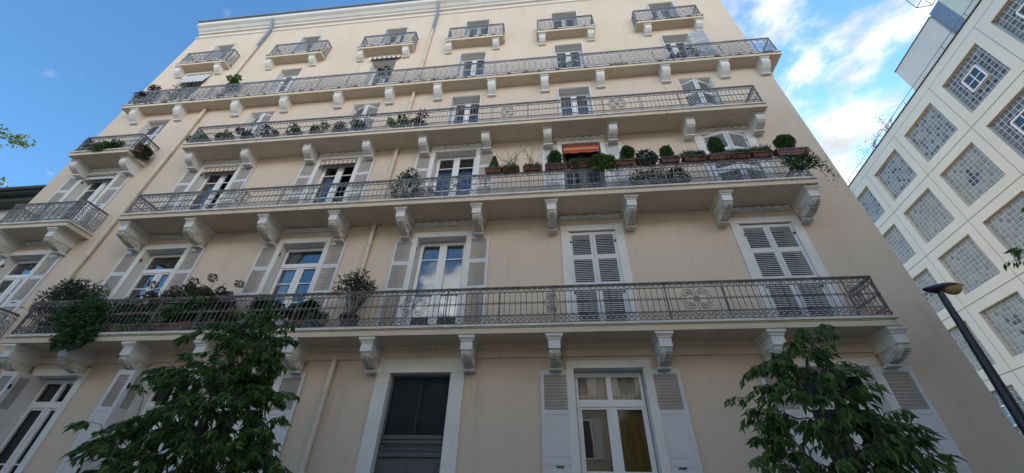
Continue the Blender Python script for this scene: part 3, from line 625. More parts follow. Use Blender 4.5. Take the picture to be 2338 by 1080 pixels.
# top floor, one small balcony per window
for k, (x0, x1) in enumerate(((-16.27, -13.83), (-11.94, -9.34), (-7.74, -5.3), (-3.89, -1.44), (-.09, 2.29), (3.88, 6.47))):
    b6 = slab(x0, x1, .38, 17.55, .2, 'lipdirty'); railing(b6, x0, x1, .38, 17.75, 18.66, 'scroll', 'ironblue')
    for x in PAIR[k]: corbel_plain(b6, x, 17.55, .25, *P6)

# ------------------------------------------------------------------ plants on the balconies
def trough(mb, x0, x1, y0, y1, z0, z1, mi=0):
    i = .035
    mb.add([(x0 + i, y0 + i, z0), (x1 - i, y0 + i, z0), (x1 - i, y1 - i, z0), (x0 + i, y1 - i, z0), (x0, y0, z1), (x1, y0, z1), (x1, y1, z1), (x0, y1, z1)], [(0, 3, 2, 1), (0, 1, 5, 4), (1, 2, 6, 5), (2, 3, 7, 6), (3, 0, 4, 7)], mi)
    mb.box(x0 - .012, x1 + .012, y0 - .012, y0 + .012, z1 - .03, z1 + .012, mi); mb.box(x0 - .012, x1 + .012, y1 - .012, y1 + .012, z1 - .03, z1 + .012, mi)
    mb.box(x0 - .012, x0 + .012, y0 + .0125, y1 - .0125, z1 - .03, z1 + .012, mi); mb.box(x1 - .012, x1 + .012, y0 + .0125, y1 - .0125, z1 - .03, z1 + .012, mi)
    mb.box(x0 + .01, x1 - .01, y0 + .0125, y1 - .0125, z1 - .025, z1 - .015, 1)
def roundpot(mb, x, y, z, r, h):
    k = 14; pr = [(0, r * .68), (h * .8, r * .93), (h * .8, r), (h, r), (h, r * .86), (h * .9, r * .84)]
    vs = [(x + q * math.cos(2 * math.pi * j / k), y + q * math.sin(2 * math.pi * j / k), z + zz) for zz, q in pr for j in range(k)]
    mb.add(vs, [(i * k + j, i * k + (j + 1) % k, (i + 1) * k + (j + 1) % k, (i + 1) * k + j) for i in range(len(pr) - 1) for j in range(k)], 0, True)
    mb.add(vs[-k:], [tuple(range(k))], 1)
def plant(name, cat, label, x, y, z, pot, parts, group=None):
    """pot: ('trough', len, mat, h) / ('round', r, mat, h); parts: list of (childname, material, function(mb))"""
    root = empty(name, (x, y, z), label, cat, group)
    mb = MB()
    if pot[0] == 'trough':
        trough(mb, x - pot[1] / 2, x + pot[1] / 2, y - .095, y + .095, z, z + pot[3])
        mb.box(x - pot[1] * .3, x - pot[1] * .26, y - .1, y + .1, z - .01, z - .001, 2); mb.box(x + pot[1] * .26, x + pot[1] * .3, y - .1, y + .1, z - .01, z - .001, 2)
    else: roundpot(mb, x, y, z, pot[1], pot[3])
    mb.build('planter_box' if pot[0] == 'trough' else 'pot', [pot[2], 'soil', 'darkiron'], root)
    for cn, mt, fn in parts:
        q = MB(); fn(q); q.build(cn, mt, root)
    return root
def cone_tree(x, y, z, r, h):
    def fn(mb):
        n = 1500; t = nrs.uniform(0, 1, n) ** 1.3; rr = r * (1 - t) ** .8 * (.75 + .3 * nrs.uniform(0, 1, n)); an = nrs.uniform(0, 2 * math.pi, n)
        P = np.stack([x + rr * np.cos(an), y + rr * np.sin(an), z + t * h], 1); D = np.stack([np.cos(an), np.sin(an), np.full(n, .9)], 1) + nrs.normal(size=(n, 3)) * .35
        leaves(mb, P, D, .045, .02)
    return fn
def ball(x, y, z, r, h, n=2600, l=.04, egg=0.25):
    def fn(mb):
        u = nrs.normal(size=(n, 3)); u /= np.linalg.norm(u, axis=1)[:, None]
        k = (1 - egg * np.clip(u[:, 2], 0, 1)) * (1 + .17 * np.sin(5 * u[:, 0] + x * 7) * np.sin(4 * u[:, 2] + x * 3) + .10 * np.sin(9 * u[:, 1] + x * 5))
        P = np.array([x, y, z]) + u * np.array([r, r, h]) * (k * np.where(nrs.uniform(0, 1, n) < .55, .86 + .16 * nrs.uniform(0, 1, n), .35 + .5 * nrs.uniform(0, 1, n)))[:, None]
        leaves(mb, P, u + nrs.normal(size=(n, 3)) * .9 + np.array([0, 0, .3]), l * 1.35, l * .9)
    return fn
def tuft(x, y, z, rx, ry, h, n, ln, wd, lean=.35):
    def fn(mb):
        P = np.stack([x + nrs.uniform(-rx, rx, n), y + nrs.uniform(-ry, ry, n), z + nrs.uniform(0, h * .6, n) ** 1.0], 1)
        D = np.stack([nrs.normal(0, lean, n), nrs.normal(0, lean, n), np.ones(n)], 1); leaves(mb, P, D, ln, wd)
    return fn
def trail(x, y, z, rx, drop, n, ln, wd, out=.12):
    def fn(mb):
        t = nrs.uniform(0, 1, n); s_ = np.sin(nrs.randint(0, 9, n) * 1.7); P = np.stack([x + s_ * rx + nrs.normal(0, .03, n), y - out * np.sqrt(t) + nrs.normal(0, .04, n), z - drop * t * (.6 + .4 * np.abs(np.cos(s_ * 5)))], 1)
        D = nrs.normal(size=(n, 3)) * .6 + np.array([0, -.5, -.5]); leaves(mb, P, D, ln, wd)
    return fn
def wands(x, y, z, n, h, spread, lf=14, ln=.035):
    def fn(mb):
        for i in range(n):
            a = rnd.uniform(-1, 1); b_ = rnd.uniform(-.5, .5); hh = h * rnd.uniform(.6, 1); pts = [(x + rnd.uniform(-.1, .1) + a * spread * t ** 1.3, y + b_ * spread * t, z + hh * t) for t in (0, .35, .7, 1)]
            mb.tube(pts, [.007, .006, .004, .003], 4)
            P = [Vector(pts[0]).lerp(Vector(pts[-1]), rnd.uniform(.2, 1)) + Vector((rnd.gauss(0, .01), rnd.gauss(0, .01), 0)) for _ in range(lf)]
            leaves(mb, P, nrs.normal(size=(lf, 3)) * .6 + np.array([0, 0, .7]), ln, ln * .3)
    return fn
def multi(*fs):
    def fn(mb):
        for f in fs: f(mb)
    return fn
def bl(*a, **k): return lambda mb: blob(mb, *a, **k)
GR = 'planters along the second long balcony rail'
ry, rz = -.80, 9.055
PL = [ # x, length, pot, label, parts
 (-1.38, .44, 'terra', 'terracotta trough on the balcony rail holding a small pointed green conifer', lambda x: [('foliage', 'lime', cone_tree(x, ry, rz + .16, .13, .52))]),
 (-.91, .44, 'terra', 'terracotta trough with a fan of many thin leafless stems, next to the pointed conifer', lambda x: [('foliage', 'dry', multi(wands(x, ry, rz + .15, 14, .95, .5), trail(x, ry - .08, rz + .2, .16, .28, 160, .05, .025)))]),
 (-.33, .48, 'terra', 'terracotta trough with tall wispy stems rising left of the ball shaped shrub', lambda x: [('foliage', 'dry', multi(wands(x, ry, rz + .15, 9, 1.0, .3), tuft(x, ry, rz + .14, .2, .07, .1, 200, .08, .02), trail(x, ry - .08, rz + .2, .16, .25, 90, .05, .025)))]),
 (.28, .52, 'terra', 'terracotta trough with a clipped round shrub above silvery leaves, left of the orange awning', lambda x: [('foliage', 'conifer', ball(x, ry, rz + .50, .18, .25, 2200, .034)), ('silver_leaves', 'silver', bl((x, ry, rz + .28), (.2, .1, .14), 260, .05, .025))]),
 (.93, .54, 'terra', 'terracotta trough of low spreading greenery in front of the orange awning doorway', lambda x: [('foliage', 'dry', multi(tuft(x, ry, rz + .15, .26, .08, .14, 620, .13, .03, .8), trail(x, ry - .07, rz + .22, .22, .22, 200, .05, .025)))]),
 (1.5, .46, 'terra', 'planter hidden under bright green ivy spilling down over the rail', lambda x: [('foliage', 'lime', multi(bl((x, ry - .05, rz + .16), (.34, .16, .22), 900, .07, .05), trail(x, ry - .1, rz + .15, .28, .55, 420, .065, .045)))]),
 (2.08, .54, 'terra', 'terracotta trough with a dense clipped egg shaped shrub right of the trailing ivy', lambda x: [('foliage', 'conifer', ball(x + .13, ry, rz + .50, .175, .31, 2400, .034, .4))]),
 (2.65, .5, 'terra', 'terracotta trough overgrown with mixed green and grey leaves between two clipped shrubs', lambda x: [('foliage', 'olive', multi(bl((x, ry - .03, rz + .24), (.27, .14, .24), 640, .08, .035), trail(x, ry - .08, rz + .2, .22, .3, 130, .06, .03)))]),
 (3.25, .48, 'terrad', 'dark red trough with a bright pear shaped conifer', lambda x: [('foliage', 'lime', ball(x - .03, ry, rz + .42, .14, .30, 2000, .036, .4))]),
 (3.85, .56, 'terra', 'terracotta trough with low leafy stems just left of the tall oval conifer', lambda x: [('foliage', 'olive', multi(tuft(x, ry, rz + .15, .26, .07, .14, 420, .17, .024), bl((x + .18, ry, rz + .24), (.12, .1, .12), 160, .06, .035)))]),
 (4.45, .54, 'terra', 'terracotta trough with the tallest dark oval conifer, in front of the ajar white shutters', lambda x: [('foliage', 'conifer', ball(x + .06, ry, rz + .56, .155, .42, 2800, .034, .4))]),
 (4.97, .46, 'terra', 'terracotta trough of dry low heather right of the tall oval conifer', lambda x: [('foliage', 'dry', multi(tuft(x, ry, rz + .14, .21, .08, .14, 600, .13, .024), trail(x, ry - .08, rz + .2, .2, .15, 90, .05, .02)))]),
 (5.50, .5, 'terra', 'terracotta trough of dry grass with upright stalks beside the big dark red planter', lambda x: [('foliage', 'dry', multi(tuft(x, ry, rz + .14, .23, .08, .14, 560, .19, .018), wands(x + .05, ry, rz + .14, 4, .5, .15)))]),
 (6.22, .76, 'terrad', 'large dark red trough at the balcony corner with a round clipped conifer and trailing vine', lambda x: [('foliage', 'conifer', ball(x - .02, ry, rz + .52, .20, .27, 2800, .034)), ('vine', 'ivy', multi(bl((x + .1, ry + .03, rz - .2), (.36, .12, .24), 700, .06, .04), trail(x + .36, ry, rz + .2, .05, 1.0, 150, .05, .035, .10), trail(x + .44, ry - .03, rz - .1, .05, 1.15, 90, .045, .03, .15)))]),
]
for x, ln, pm, lab, pf in PL:
    over = ('trailing_leaves', rnd.choice(['dry', 'olive', 'silver', 'ivy']), multi(trail(x, ry - .085, rz + .17, ln * .38, .17, rnd.randint(50, 130), .05, .025, .05), tuft(x, ry, rz + .14, ln * .42, .08, .08, 110, .09, .022, .6)))
    plant('window_box', 'planter', lab, x, ry, rz, ('trough', ln, pm, .15 if ln < .7 else .2), pf(x) + [over], GR)
# second balcony, behind the rail
def pplant(*a, **k): return plant('potted_plant', 'plant', *a, **k)
pplant('leafy shrub in a pot standing on the second balcony left of its planter row', -3.9, -.5, 8.315, ('round', .2, 'potd', .3),
       [('foliage', 'ivy', multi(bl((-3.9, -.5, 9.0), (.42, .26, .55), 1100, .075, .035), bl((-3.85, -.5, 9.5), (.18, .15, .3), 220, .07, .03)))])
pplant('low grey leafed plant on the second balcony beside the leafy shrub', -3.3, -.5, 8.315, ('round', .16, 'potd', .22), [('foliage', 'silver', bl((-3.3, -.5, 8.68), (.3, .2, .22), 420, .07, .03))])
pplant('grey green bushy plant behind the second balcony rail under the clipped shrubs', 2.75, -.5, 8.315, ('round', .17, 'potd', .24), [('foliage', 'silver', bl((2.75, -.52, 8.75), (.62, .22, .36), 1200, .075, .032)), ('green_leaves', 'olive', bl((2.7, -.5, 8.7), (.45, .2, .3), 500, .07, .03))])
pplant('light green leafy plant behind the second balcony rail under the pear shaped conifer', 3.4, -.5, 8.315, ('round', .16, 'terra', .24), [('foliage', 'lime', bl((3.4, -.52, 8.75), (.3, .2, .38), 800, .085, .045))])
# first balcony
def bush(c, r, n, ln, wd, k=8, **kw):
    def fn(mb):
        for i in range(k):
            o = [rnd.uniform(-1, 1) * r[j] * .75 for j in range(3)]; q = rnd.uniform(.3, .5)
            blob(mb, [c[j] + o[j] for j in range(3)], [max(.1, r[j] * q) for j in range(3)], n // k, ln, wd, 0, .2, **kw)
    return fn
def stems(c, z0, n, sp):
    def fn(mb):
        for i in range(n):
            a = rnd.uniform(-1, 1) * sp; b_ = rnd.uniform(-.6, .6) * sp * .5; mb.tube([(c[0] + a * .1, c[1], z0), (c[0] + a * .5, c[1] + b_ * .5, (z0 + c[2]) / 2), (c[0] + a, c[1] + b_, c[2] + rnd.uniform(-.1, .2))], [.012, .009, .005], 5)
    return fn
pplant('wide airy oleander rising above the left end of the first balcony rail', -12.05, -.42, 4.805, ('round', .24, 'potd', .36),
       [('foliage', 'olive', bush((-12.3, -.42, 5.88), (1.15, .25, .48), 1700, .12, .032, 26)), ('stems', 'twig', stems((-12.1, -.42, 5.8), 5.1, 14, .8))])
pplant('dense ivy hanging out through the rail over the edge of the first balcony', -10.8, -.5, 4.805, ('trough', .7, 'terra', .2),
       [('foliage', 'ivy', multi(bl((-10.9, -.70, 5.22), (.72, .26, .44), 1900, .085, .055, droop=.5, shell=.2), bl((-10.6, -.78, 4.85), (.42, .2, .45), 800, .085, .055, droop=.6, shell=.2), trail(-10.6, -.75, 4.9, .4, .55, 500, .08, .06)))])
pplant('dark shrub filling the space behind the rail under the airy oleander', -11.75, -.42, 4.805, ('round', .2, 'potd', .3), [('foliage', 'ivy', bush((-11.8, -.42, 5.3), (.6, .22, .4), 1200, .09, .04, 8))])
pplant('broad hydrangea with faded pink brown heads over the first balcony rail', -8.75, -.42, 4.805, ('trough', .9, 'terra', .3),
       [('foliage', 'ivy', bush((-8.8, -.42, 5.42), (1.1, .24, .5), 2700, .12, .08, 15)),
        ('flower_heads', 'hydr', lambda mb: [blob(mb, (-9.9 + 2.3 * i / 59 + rnd.gauss(0, .05), -.45 + rnd.uniform(-.2, .15), (5.62 + .25 * math.sin(i / 59 * math.pi) + rnd.uniform(-.22, .2)) if i % 11 else 6.08 + rnd.uniform(-.05, .12)), (.10, .10, .085), 110, .04, .035, 0, .6) for i in range(60)]), ('stems', 'twig', stems((-8.7, -.42, 5.9), 5.1, 14, 1.0))])
pplant('tall dark green shrub behind the rail between the hanging ivy and the reddish trough plant', -10.35, -.4, 4.805, ('round', .2, 'potd', .3), [('foliage', 'ivy', bush((-10.3, -.4, 5.3), (.45, .2, .42), 1100, .1, .045, 8))])
pplant('brownish faded shrub low behind the rail under the right end of the hydrangea', -7.75, -.42, 4.805, ('round', .2, 'terra', .3), [('foliage', 'hydr', bush((-7.75, -.42, 5.3), (.45, .2, .35), 700, .09, .05, 8)), ('green_leaves', 'ivy', bush((-7.75, -.42, 5.25), (.5, .2, .35), 700, .1, .05, 8))])
pplant('reddish trough plant low behind the rail just left of the hydrangea', -9.95, -.45, 4.805, ('trough', .6, 'terra', .25), [('foliage', 'hydr', bush((-9.95, -.45, 5.22), (.35, .15, .18), 300, .07, .05, 5)), ('green_leaves', 'ivy', bush((-9.9, -.45, 5.3), (.35, .15, .2), 300, .08, .05, 5))])
pplant('small dark green plant on the first balcony right of the street tree top', -6.6, -.45, 4.805, ('trough', .7, 'potd', .22), [('foliage', 'ivy', bush((-6.6, -.45, 5.4), (.5, .2, .3), 800, .09, .05, 7))])
pplant('medium green leafy plant on the first balcony left of the bushy shrub', -5.75, -.45, 4.805, ('round', .16, 'terra', .25), [('foliage', 'olive', bush((-5.7, -.45, 5.3), (.3, .2, .32), 700, .1, .05, 6))])
pplant('bushy open shrub in a dark pot on the first balcony beside the downpipe', -4.5, -.42, 4.805, ('round', .22, 'potd', .38),
       [('foliage', 'olive', bush((-4.5, -.42, 5.98), (.6, .25, .38), 800, .1, .03, 18)), ('stems', 'twig', stems((-4.5, -.42, 5.95), 5.15, 16, .5))])
pplant('tiny dark leaved plant on the first balcony floor beside the bushy shrub', -5.15, -.5, 4.805, ('round', .13, 'potd', .18), [('foliage', 'ivy', bush((-5.15, -.5, 5.08), (.2, .15, .1), 240, .07, .05, 4))])
# third balcony
for x, mt, h_, lab in ((-12.0, 'conifer', .55, 'small dark green bush at the left end of the third balcony'), (-10.95, 'ivy', .42, 'dark leafy pot plant second from the left on the third balcony'),
                       (-10.1, 'purple', .5, 'reddish purple pot plant on the third balcony in front of the leftmost ajar shutters'), (-9.3, 'olive', .48, 'grey green pot plant on the third balcony right of the purple one'),
                       (-8.3, 'ivy', .46, 'rounded dark pot plant on the third balcony between two ajar windows'), (-7.5, 'dry', .45, 'pale yellowish pot plant on the third balcony left of the second ajar window'),
                       (-6.75, 'silver', .45, 'silvery pot plant on the third balcony below the second ajar window'), (-6.1, 'ivy', .52, 'dark green pot plant on the third balcony right of the silvery one'),
                       (-4.75, 'lime', .62, 'large bright green bush on the third balcony near the downpipe'), (-4.1, 'purple', .75, 'tall dark plant poking above the third balcony rail right of the bright bush')):
    r_ = .30 if h_ < .6 else .36
    pplant(lab, x, -.42, 11.475, ('round', .15, 'potd' if rnd.random() < .6 else 'terra', .24), [('foliage', mt, bush((x, -.45, 11.7 + h_ * .55), (r_, .2, h_ * .55), 520, .09, .045, 6))], 'pot plants along the third balcony')
pplant('feathery red stemmed plant at the left of the small side balcony on the third floor', -16.0, -.5, 11.475, ('round', .16, 'terra', .24), [('foliage', 'purple', bush((-16.15, -.52, 11.95), (.35, .22, .3), 420, .1, .03, 6)), ('stems', 'twig', stems((-16.15, -.52, 12.2), 11.6, 8, .4))])
pplant('green creeper sprawling along the front edge of the small side balcony', -14.8, -.6, 11.475, ('trough', .6, 'terra', .18), [('foliage', 'ivy', bush((-14.8, -.68, 11.62), (.7, .12, .18), 700, .08, .05, 8))])
pplant('creeper hanging from the right corner of the small side balcony', -14.0, -.45, 11.475, ('round', .14, 'terra', .2), [('foliage', 'olive', multi(bush((-13.95, -.42, 11.6), (.14, .32, .3), 700, .08, .05, 7), trail(-13.92, -.3, 11.6, .08, .3, 120, .07, .05)))])
# fourth balcony
pplant('dark purple shrub leaning past the left end of the fourth floor balcony', -16.45, -.22, 14.63, ('round', .15, 'potd', .26), [('foliage', 'purple', multi(bush((-16.5, -.24, 15.5), (.32, .18, .45), 420, .13, .06, 7), bl((-16.35, -.24, 16.0), (.16, .1, .16), 90, .13, .06))), ('stems', 'twig', stems((-16.45, -.24, 15.8), 14.85, 7, .3))])
pplant('pale yellow green bamboo like plant under the striped awning', -15.1, -.2, 14.63, ('round', .15, 'terra', .26), [('foliage', 'lime', multi(wands(-15.1, -.22, 14.9, 10, 1.4, .6, 16, .12), bush((-15.0, -.22, 15.3), (.5, .15, .3), 200, .1, .02, 5)))])
pplant('round dark bush above the fourth floor balcony rail by the left downpipe', -12.75, -.22, 14.63, ('round', .16, 'terra', .3), [('foliage', 'conifer', bush((-12.72, -.24, 15.92), (.28, .2, .28), 1500, .09, .035, 10)), ('stems', 'twig', stems((-12.72, -.24, 15.9), 14.9, 8, .2))])
pplant('small bush before the third fourth-floor window from the left', -6.2, -.18, 14.63, ('round', .14, 'potd', .24), [('foliage', 'olive', bush((-6.2, -.2, 15.75), (.24, .15, .3), 420, .08, .04, 6)), ('stems', 'twig', stems((-6.2, -.2, 15.7), 14.85, 5, .15))])
pplant('low grey green plants before the fourth-floor window with the grey open shutter', 5.1, -.2, 14.63, ('trough', .9, 'potd', .2), [('foliage', 'olive', bush((5.15, -.24, 15.1), (.65, .15, .28), 620, .08, .04, 9))])
pplant('small plants before the second fourth-floor window from the right', 1.15, -.2, 14.63, ('trough', .7, 'potd', .2), [('foliage', 'ivy', bush((1.15, -.24, 15.05), (.45, .14, .2), 320, .08, .04, 6))])

# ------------------------------------------------------------------ white building across the side street
az = R(6); hx, hy = math.sin(az), math.cos(az); nx_, ny_ = math.cos(az), -math.sin(az); KD = 17.913
def wp(s, o, z): return (nx_ * (KD + o) + hx * s, ny_ * (KD + o) + hy * s - 8.0, z)   # o: depth behind the face
wb = empty('office_building', wp(15, 4, 0), 'white concrete building with a grid of square glass block panels', 'building')
class WB(MB):
    def bx(s, s0, s1, o0, o1, z0, z1, mi=0):
        vs = [wp(a, o, z) for z in (z0, z1) for (a, o) in ((s0, o0), (s1, o0), (s1, o1), (s0, o1))]
        return s.add(vs, [(0, 1, 2, 3), (7, 6, 5, 4), (4, 5, 1, 0), (5, 6, 2, 1), (6, 7, 3, 2), (7, 4, 0, 3)], mi)
    def q(s, s0, s1, z0, z1, o, mi=0): return s.add([wp(s1, o, z0), wp(s0, o, z0), wp(s0, o, z1), wp(s1, o, z1)], [(0, 1, 2, 3)], mi)
cols_ = [(12.43 + 3.04 * k, 12.43 + 3.04 * k + 2.17) for k in range(-4, 6)]
rows_ = [(18.9 - 3.02 * k - 2.12, 18.9 - 3.02 * k) for k in range(0, 6)]
SA, SB, ZR = -1.6, 31.5, 19.9
f = WB(); prev = ZR
gs = [SA] + [c[0] - .44 for c in cols_[1:]] + [SB]
for (z0, z1) in rows_:
    f.q(SA, SB, z1, prev, 0); x = SA
    for a, b in cols_:
        f.q(x, a, z0, z1, 0); x = b
        for (p0, p1) in (((a, z0), (b, z0)), ((b, z0), (b, z1)), ((b, z1), (a, z1)), ((a, z1), (a, z0))):
            f.add([wp(p0[0], 0, p0[1]), wp(p1[0], 0, p1[1]), wp(p1[0], .16, p1[1]), wp(p0[0], .16, p0[1])], [(0, 1, 2, 3)])
    f.q(x, SB, z0, z1, 0); prev = z0
f.q(SA, SB, 0, prev, 0)
f.add([wp(SA, 0, 0), wp(SA, 14, 0), wp(SA, 14, ZR), wp(SA, 0, ZR)], [(0, 1, 2, 3)]); f.add([wp(SB, 0, 0), wp(SB, 14, 0), wp(SB, 14, ZR), wp(SB, 0, ZR)], [(3, 2, 1, 0)])
f.q(SA, SB, 0, ZR, 14); f.add([wp(SA, 0, ZR), wp(SB, 0, ZR), wp(SB, 14, ZR), wp(SA, 14, ZR)], [(0, 1, 2, 3)])
for z0, z1 in rows_: f.bx(SA, SB, -.004, -.001, z0 - .47, z0 - .435, 1)
f.bx(SA, SB, -.004, -.001, 19.42, 19.44, 1)
for s_ in gs[1:-1]:
    for z0, z1 in rows_: f.bx(s_ - .011, s_ + .011, -.003, -.0005, z0 - .43, z1 + .42 if z1 < 18 else 19.41, 1)
f.build('wall', ['panel', 'groove'], wb)
cp = WB(); cp.bx(SA - .02, SB + .02, -.05, .25, ZR + .001, ZR + .06); cp.build('coping', 'darkiron', wb)
winset = {(0, 4): 1, (0, 3): 1, (0, 2): 1, (1, 4): 2, (1, 3): 2, (4, 7): 1, (2, 3): 1}
for ri, (z0, z1) in enumerate(rows_[:5]):
    for ci, (a, b) in enumerate(cols_):
        if ci < 2: continue
        hasw = winset.get((ri, ci)); pb = WB(); nb = 10; o = .13
        pb.q(a, b, z0, z1, .16, 0); cs = (b - a) / nb; rs_ = (z1 - z0) / nb
        for i in range(nb):
            for j in range(nb):
                if hasw and 3 <= i <= 6 and 3 <= j <= 6: continue
                s0, s1 = a + i * cs + .016, a + (i + 1) * cs - .016; q0, q1 = z0 + j * rs_ + .016, z0 + (j + 1) * rs_ - .016; t = .035
                edge = i in (0, nb - 1) or j in (0, nb - 1); dk = (hasw and not edge and (i + j) % 2 == 0) or (not hasw and 4 <= i <= 6 and 3 <= j <= 6 and (ri + ci) % 3 == 0 and rnd.random() < .6)
                mi = 3 if dk else 2 if hasw or (ri == 0 and rnd.random() < .3) else 1
                pb.add([wp(s1, .159, q0), wp(s0, .159, q0), wp(s0, .159, q1), wp(s1, .159, q1), wp(s1 - t, o, q0 + t), wp(s0 + t, o, q0 + t), wp(s0 + t, o, q1 - t), wp(s1 - t, o, q1 - t)],
                       [(4, 5, 6, 7), (0, 1, 5, 4), (1, 2, 6, 5), (2, 3, 7, 6), (3, 0, 4, 7)], mi)
        pb.bx(a, b, .001, .05, z1 - .03, z1 - .002, 4)
        po = pb.build('glass_block_panel', ['mortar', 'block', 'blockb', 'blockdk', 'brass'], wb)
        if hasw:
            wf = WB(); s0, s1 = a + 3 * cs + .0, a + 7 * cs; q0, q1 = z0 + 3 * rs_, z0 + 7 * rs_; e = .06
            wf.bx(s0, s0 + e, .02, .15, q0, q1); wf.bx(s1 - e, s1, .02, .15, q0, q1); wf.bx(s0 + e, s1 - e, .021, .15, q0, q0 + e); wf.bx(s0 + e, s1 - e, .021, .15, q1 - e, q1)
            mc, mz = (s0 + s1) / 2, (q0 + q1) / 2; wf.bx(mc - .015, mc + .015, .05, .1, q0 + e, q1 - e); wf.bx(s0 + e, s1 - e, .055, .095, mz - .015, mz + .015)
            wo_ = wf.build('window', 'frame', po)
            gp = WB(); gp.q(s0 + .03, s1 - .03, q0 + .03, q1 - .03, .085); gp.q(s0 + .03, s1 - .03, q0 + .03, q1 - .03, .12, 1); gp.v = gp.v
            gp.build('glass_pane', ['glass', 'room'], po)
# roof storey
ph = WB(); ph.bx(13.72, 16.87, 1.5, 7, ZR + .002, 23.5); ph.bx(13.70, 16.9, 1.47, 7.05, 23.502, 23.56, 1); ph.bx(5, 12.93, 1.5, 9, ZR + .002, 27, 2); ph.bx(12.935, 13.715, 1.62, 6.5, ZR + .002, 23.8, 3)
ph.build('roof_storey', ['render', 'darkiron', 'renderg', 'zinc'], wb)
rl = WB(); rl.tube([wp(SA, .05, 20.34), wp(SB, .05, 20.34)], .018, 6)
x = 8.77
while x < 31: rl.tube([wp(x, .05, ZR + .06), wp(x, .05, 20.34)], .016, 6); x += 1.53
rl.build('roof_rail', 'ironmid', wb)
fr = WB()
for s0, s1, z0, z1 in ((12.0, 13.3, 23.95, 24.9),):
    for o in (.9, 1.6):
        fr.tube([wp(s0, o, z0), wp(s1, o, z0), wp(s1, o, z1), wp(s0, o, z1), wp(s0, o, z0)], .022, 6)
        fr.tube([wp((s0 + s1) / 2, o, z0), wp((s0 + s1) / 2, o, z1)], .018, 6)
    for s_ in (s0, s1): fr.tube([wp(s_, .9, z0), wp(s_, 1.6, z0)], .022, 6); fr.tube([wp(s_, .9, z1), wp(s_, 1.6, z1)], .022, 6)
fr.build('roof_frame', 'darkiron', wb)
# wispy shrub at the roof edge
sp_ = wp(20.0, .6, ZR); rs = empty('roof_shrub', sp_, 'thin wispy shrub growing at the roof edge of the white building', 'plant')
mb = MB(); lf = MB()
for i in range(13):
    a = rnd.uniform(-1, 1); hh = rnd.uniform(.6, 1.7); b0 = wp(19.4 + rnd.uniform(-1.1, 1.4), .3, ZR); tip = wp(19.9 + a * 2.0, rnd.uniform(-.2, .8), ZR + hh)
    pts = [Vector(b0).lerp(Vector(tip), t) + Vector((0, 0, .25 * math.sin(t * math.pi))) for t in (0, .35, .7, 1)]
    mb.tube(pts, [.012, .009, .006, .003], 4)
    n = 16; leaves(lf, [pts[1].lerp(pts[3], rnd.random()) + Vector((rnd.gauss(0, .06), rnd.gauss(0, .06), rnd.gauss(0, .06))) for _ in range(n)], nrs.normal(size=(n, 3)), .10, .05)
mb.build('stems', 'twig', rs); lf.build('foliage', 'lime', rs)

# ------------------------------------------------------------------ neighbour at the far left
nb_ = empty('neighbouring_house', (-31, 8, 0), 'lower pale house with dark green eaves beyond the left end of the cream building', 'building')
m_ = MB().box(-42, -22.7, 3.0, 13, 0, 12.55); m_.build('wall', 'palewall', nb_)
m_ = MB(); m_.box(-42.8, -21.9, 2.15, 13.8, 12.75, 12.95); m_.add([(-42.8, 2.15, 12.951), (-21.9, 2.15, 12.951), (-21.9, 13.8, 12.951), (-42.8, 13.8, 12.951), (-37.5, 8, 15.2), (-27.2, 8, 15.2)], [(0, 1, 5, 4), (1, 2, 5), (2, 3, 4, 5), (3, 0, 4)], 1)
m_.build('roof', ['eave', 'rooftile'], nb_)
m_ = MB().box(-42.5, -22.2, 2.45, 13.4, 12.552, 12.749); m_.build('soffit', 'eave', nb_)
m_ = MB(); m_.tube([(-43, 2.08, 12.9), (-21.8, 2.08, 12.9)], .09, 8); m_.build('gutter', 'eave', nb_)
for x in (-40, -36.5, -33, -29.5, -26):
    for z in (2, 5.5, 9):
        m_ = MB(); m_.box(x - .1, x + 1.2, 2.93, 2.998, z - .1, z + 1.9); wn = m_.build('window', 'trim', nb_); m_ = MB().box(x, x + 1.1, 2.9, 2.929, z, z + 1.8); m_.build('glass_pane', 'room', wn)

# ------------------------------------------------------------------ street lamp
lp = empty('street_lamp', (6.55, -1.3, 0), 'black street lamp with an amber glass bowl in front of the white building', 'street lamp')
m_ = MB(); T = (6.78, -1.32, 4.97)
m_.tube([(6.5, -1.3, 0), (6.52, -1.3, .9)], .12, 12); m_.tube([(6.52, -1.3, .9), (6.65, -1.31, 2.9), (6.75, -1.32, 4.4), T], [.075, .068, .052, .042], 12); m_.build('pole', 'lampblack', lp)
hd = MB(); gl = MB()
# head: long cowl lying along X, tilted
def cowl(mb, x0, x1, y, z, wv, hv, up, mi=0):
    n = 14; k = 12; vs = []
    for i in range(n + 1):
        t = i / n; q = max(.02, math.sin(math.pi * min(1, t * .92 + .06)) ** .55) * (.62 + .38 * min(1, t * 1.5)); x = x0 + (x1 - x0) * t
        for j in range(k + 1):
            a = math.pi * j / k; vs.append((x, y + wv * q * math.cos(a), z + up * hv * q * math.sin(a) + (x - x0) * .06))
    fs = [(i * (k + 1) + j, i * (k + 1) + j + 1, (i + 1) * (k + 1) + j + 1, (i + 1) * (k + 1) + j) for i in range(n) for j in range(k)]
    mb.add(vs, fs if up > 0 else [f_[::-1] for f_ in fs], mi, True)
    mb.add(vs, [tuple(i * (k + 1) for i in range(n + 1)) + tuple(i * (k + 1) + k for i in range(n, -1, -1))], mi)
cowl(hd, 6.56, 7.2, -1.32, 5.0, .13, .09, 1); cowl(hd, 6.56, 6.90, -1.32, 4.998, .10, .09, -1); hd.build('lamp_head', 'lampblack', lp)
cowl(gl, 6.82, 7.17, -1.32, 5.013, .115, .15, -1); gl.build('lamp_bowl', 'lampglass', lp)

